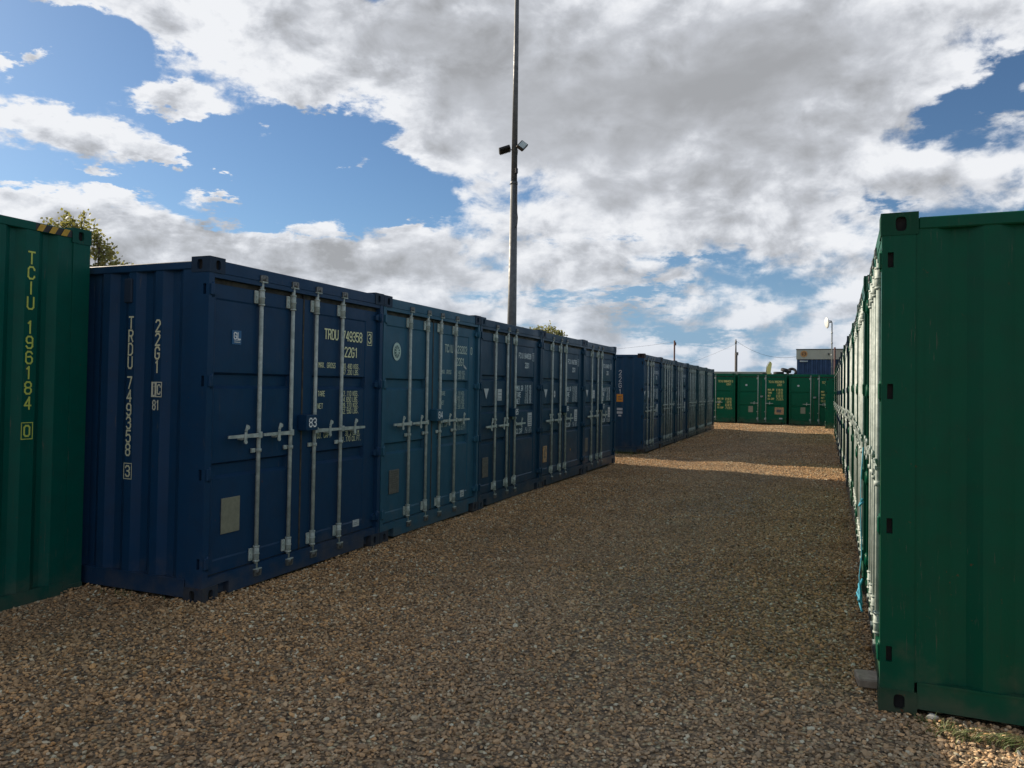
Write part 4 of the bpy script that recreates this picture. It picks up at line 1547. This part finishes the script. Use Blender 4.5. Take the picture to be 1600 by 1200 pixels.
bm = bmesh.new()
bmesh.ops.create_icosphere(bm, subdivisions=2, radius=.024)
for v in bm.verts:
    v.co = Vector((v.co.x*1.15*random.uniform(.8, 1.15), v.co.y*.8*random.uniform(.8, 1.15), v.co.z*.75*random.uniform(.8, 1.15)))
b = MB()
b.add_bm(bm, 0)
thing('pebble', 'pale rounded stone lying beside the foot of the big green container', 'stone', (.492, 4.365, gz(.5, 4.36)+.028), me=b.mesh('pebble', [simple('pale_flint', (.42, .42, .38), .7, 0, .2, 40)]))

gm, k, b_ = mat('grass_blade')
wp = k.n('ShaderNodeNewGeometry').outputs['Position']
gc_ = k.ramp(k.noise(wp, 14, 3, .6), [(.3, (.05, .085, .02)), (.5, (.11, .15, .045)), (.68, (.27, .25, .13))])
k.set(b_.inputs['Base Color'], gc_)
b_.inputs['Roughness'].default_value = .6


def tuft(label, loc, n, spread, hgt, seed, lean=(0, 0), name='grass_tuft'):
    rr = random.Random(seed)
    b = MB()
    for i in range(n):
        x, y = rr.gauss(0, spread[0]), rr.gauss(0, spread[1])
        h = hgt*rr.uniform(.5, 1.2)
        a = rr.uniform(0, 6.28)
        bx, by = math.cos(a)*h*.5*rr.random()+lean[0]*h, math.sin(a)*h*.5*rr.random()+lean[1]*h
        wd = .0022+.0015*rr.random()
        nx, ny = -math.sin(a)*wd, math.cos(a)*wd
        pts = []
        for q in range(5):
            t = q/4
            pts.append((x+bx*t*t, y+by*t*t, h*(t-.35*t*t), wd*(1-t)))
        for q in range(4):
            p, r_ = pts[q], pts[q+1]
            b.face([(p[0]-nx*(1-q/4), p[1]-ny*(1-q/4), p[2]), (p[0]+nx*(1-q/4), p[1]+ny*(1-q/4), p[2]),
                    (r_[0]+nx*(1-(q+1)/4), r_[1]+ny*(1-(q+1)/4), r_[2]), (r_[0]-nx*(1-(q+1)/4), r_[1]-ny*(1-(q+1)/4), r_[2])])
    z = float(gz(loc[0], loc[1]))+.004
    return thing(name, label, 'grass', (loc[0], loc[1], z), me=b.mesh(name, [gm]), group='weeds at the feet of the containers')


tuft('long grass trailing over sunlit gravel in the bottom right corner', (.70, 4.22), 230, (.11, .028), .095, 1, (.75, -.45))
tuft('small green tuft below the big green container, left of the trailing grass', (.545, 4.27), 80, (.03, .022), .085, 2)
tuft('tiny weed close to the bottom corner fitting of the big green container', (.445, 4.345), 40, (.03, .015), .05, 3)
tuft('dry weeds growing in the sunlit gap between the two blue rows', (-4.85, 19.1), 160, (.30, .08), .22, 4)
tuft('weeds at the foot of the low green container at the far right', (.02, 37.6), 60, (.15, .1), .28, 5)
tuft('sparse weeds along the foot of containers 84 and 85', (-4.18, 8.9), 40, (.03, .5), .05, 7)
tuft('low weeds in the lane before the second container on the right', (-.35, 7.1), 60, (.35, .8), .035, 8)
tuft('low weeds along the foot of the containers halfway down the right row', (.05, 13.0), 90, (.12, 2.2), .07, 9)
tuft('weeds along the foot of the farther blue row', (-4.3, 24.0), 130, (.10, 2.6), .10, 10)
tuft('few stalks growing against the side of container 83', (-4.95, 4.25), 24, (.12, .02), .12, 6)

# cyan rope knotted on the rods of the first right-hand container
M_ROPE = simple('cyan_rope', (.03, .30, .42), .7, 0, .3, 60)
rp = MB()
rr = random.Random(4)
x0 = .205
pts = [(x0, 5.28, 1.30), (x0-.01, 5.30, 1.1), (x0-.012, 5.31, .9), (x0-.005, 5.29, .62), (x0-.02, 5.24, .50), (x0-.015, 5.15, .40)]
rp.tube(pts, .0035, 6)
rp.tube([(x0, 5.34, .45), (x0-.02, 5.28, .44), (x0-.018, 5.20, .42), (x0-.02, 5.12, .36), (x0-.01, 5.06, .33)], .007, 6)
rp.tube([(x0, 5.30, .47), (x0-.03, 5.22, .40), (x0-.01, 5.16, .34), (x0-.03, 5.10, .39)], .007, 6)
for q in range(9):
    a = rr.uniform(0, 6.28)
    rp.tube([(x0-.01, 5.24, .43), (x0-.02+math.cos(a)*.02, 5.24+math.sin(a)*.05, .43-rr.uniform(.03, .12))], .003, 5)
rp.tube([(x0, 5.26, .96), (x0-.02, 5.30, .93), (x0, 5.33, .97)], .007, 6)
thing('rope', 'cyan rope knotted round the lock rods of the big green container', 'rope', me=rp.mesh('rope', [M_ROPE]))
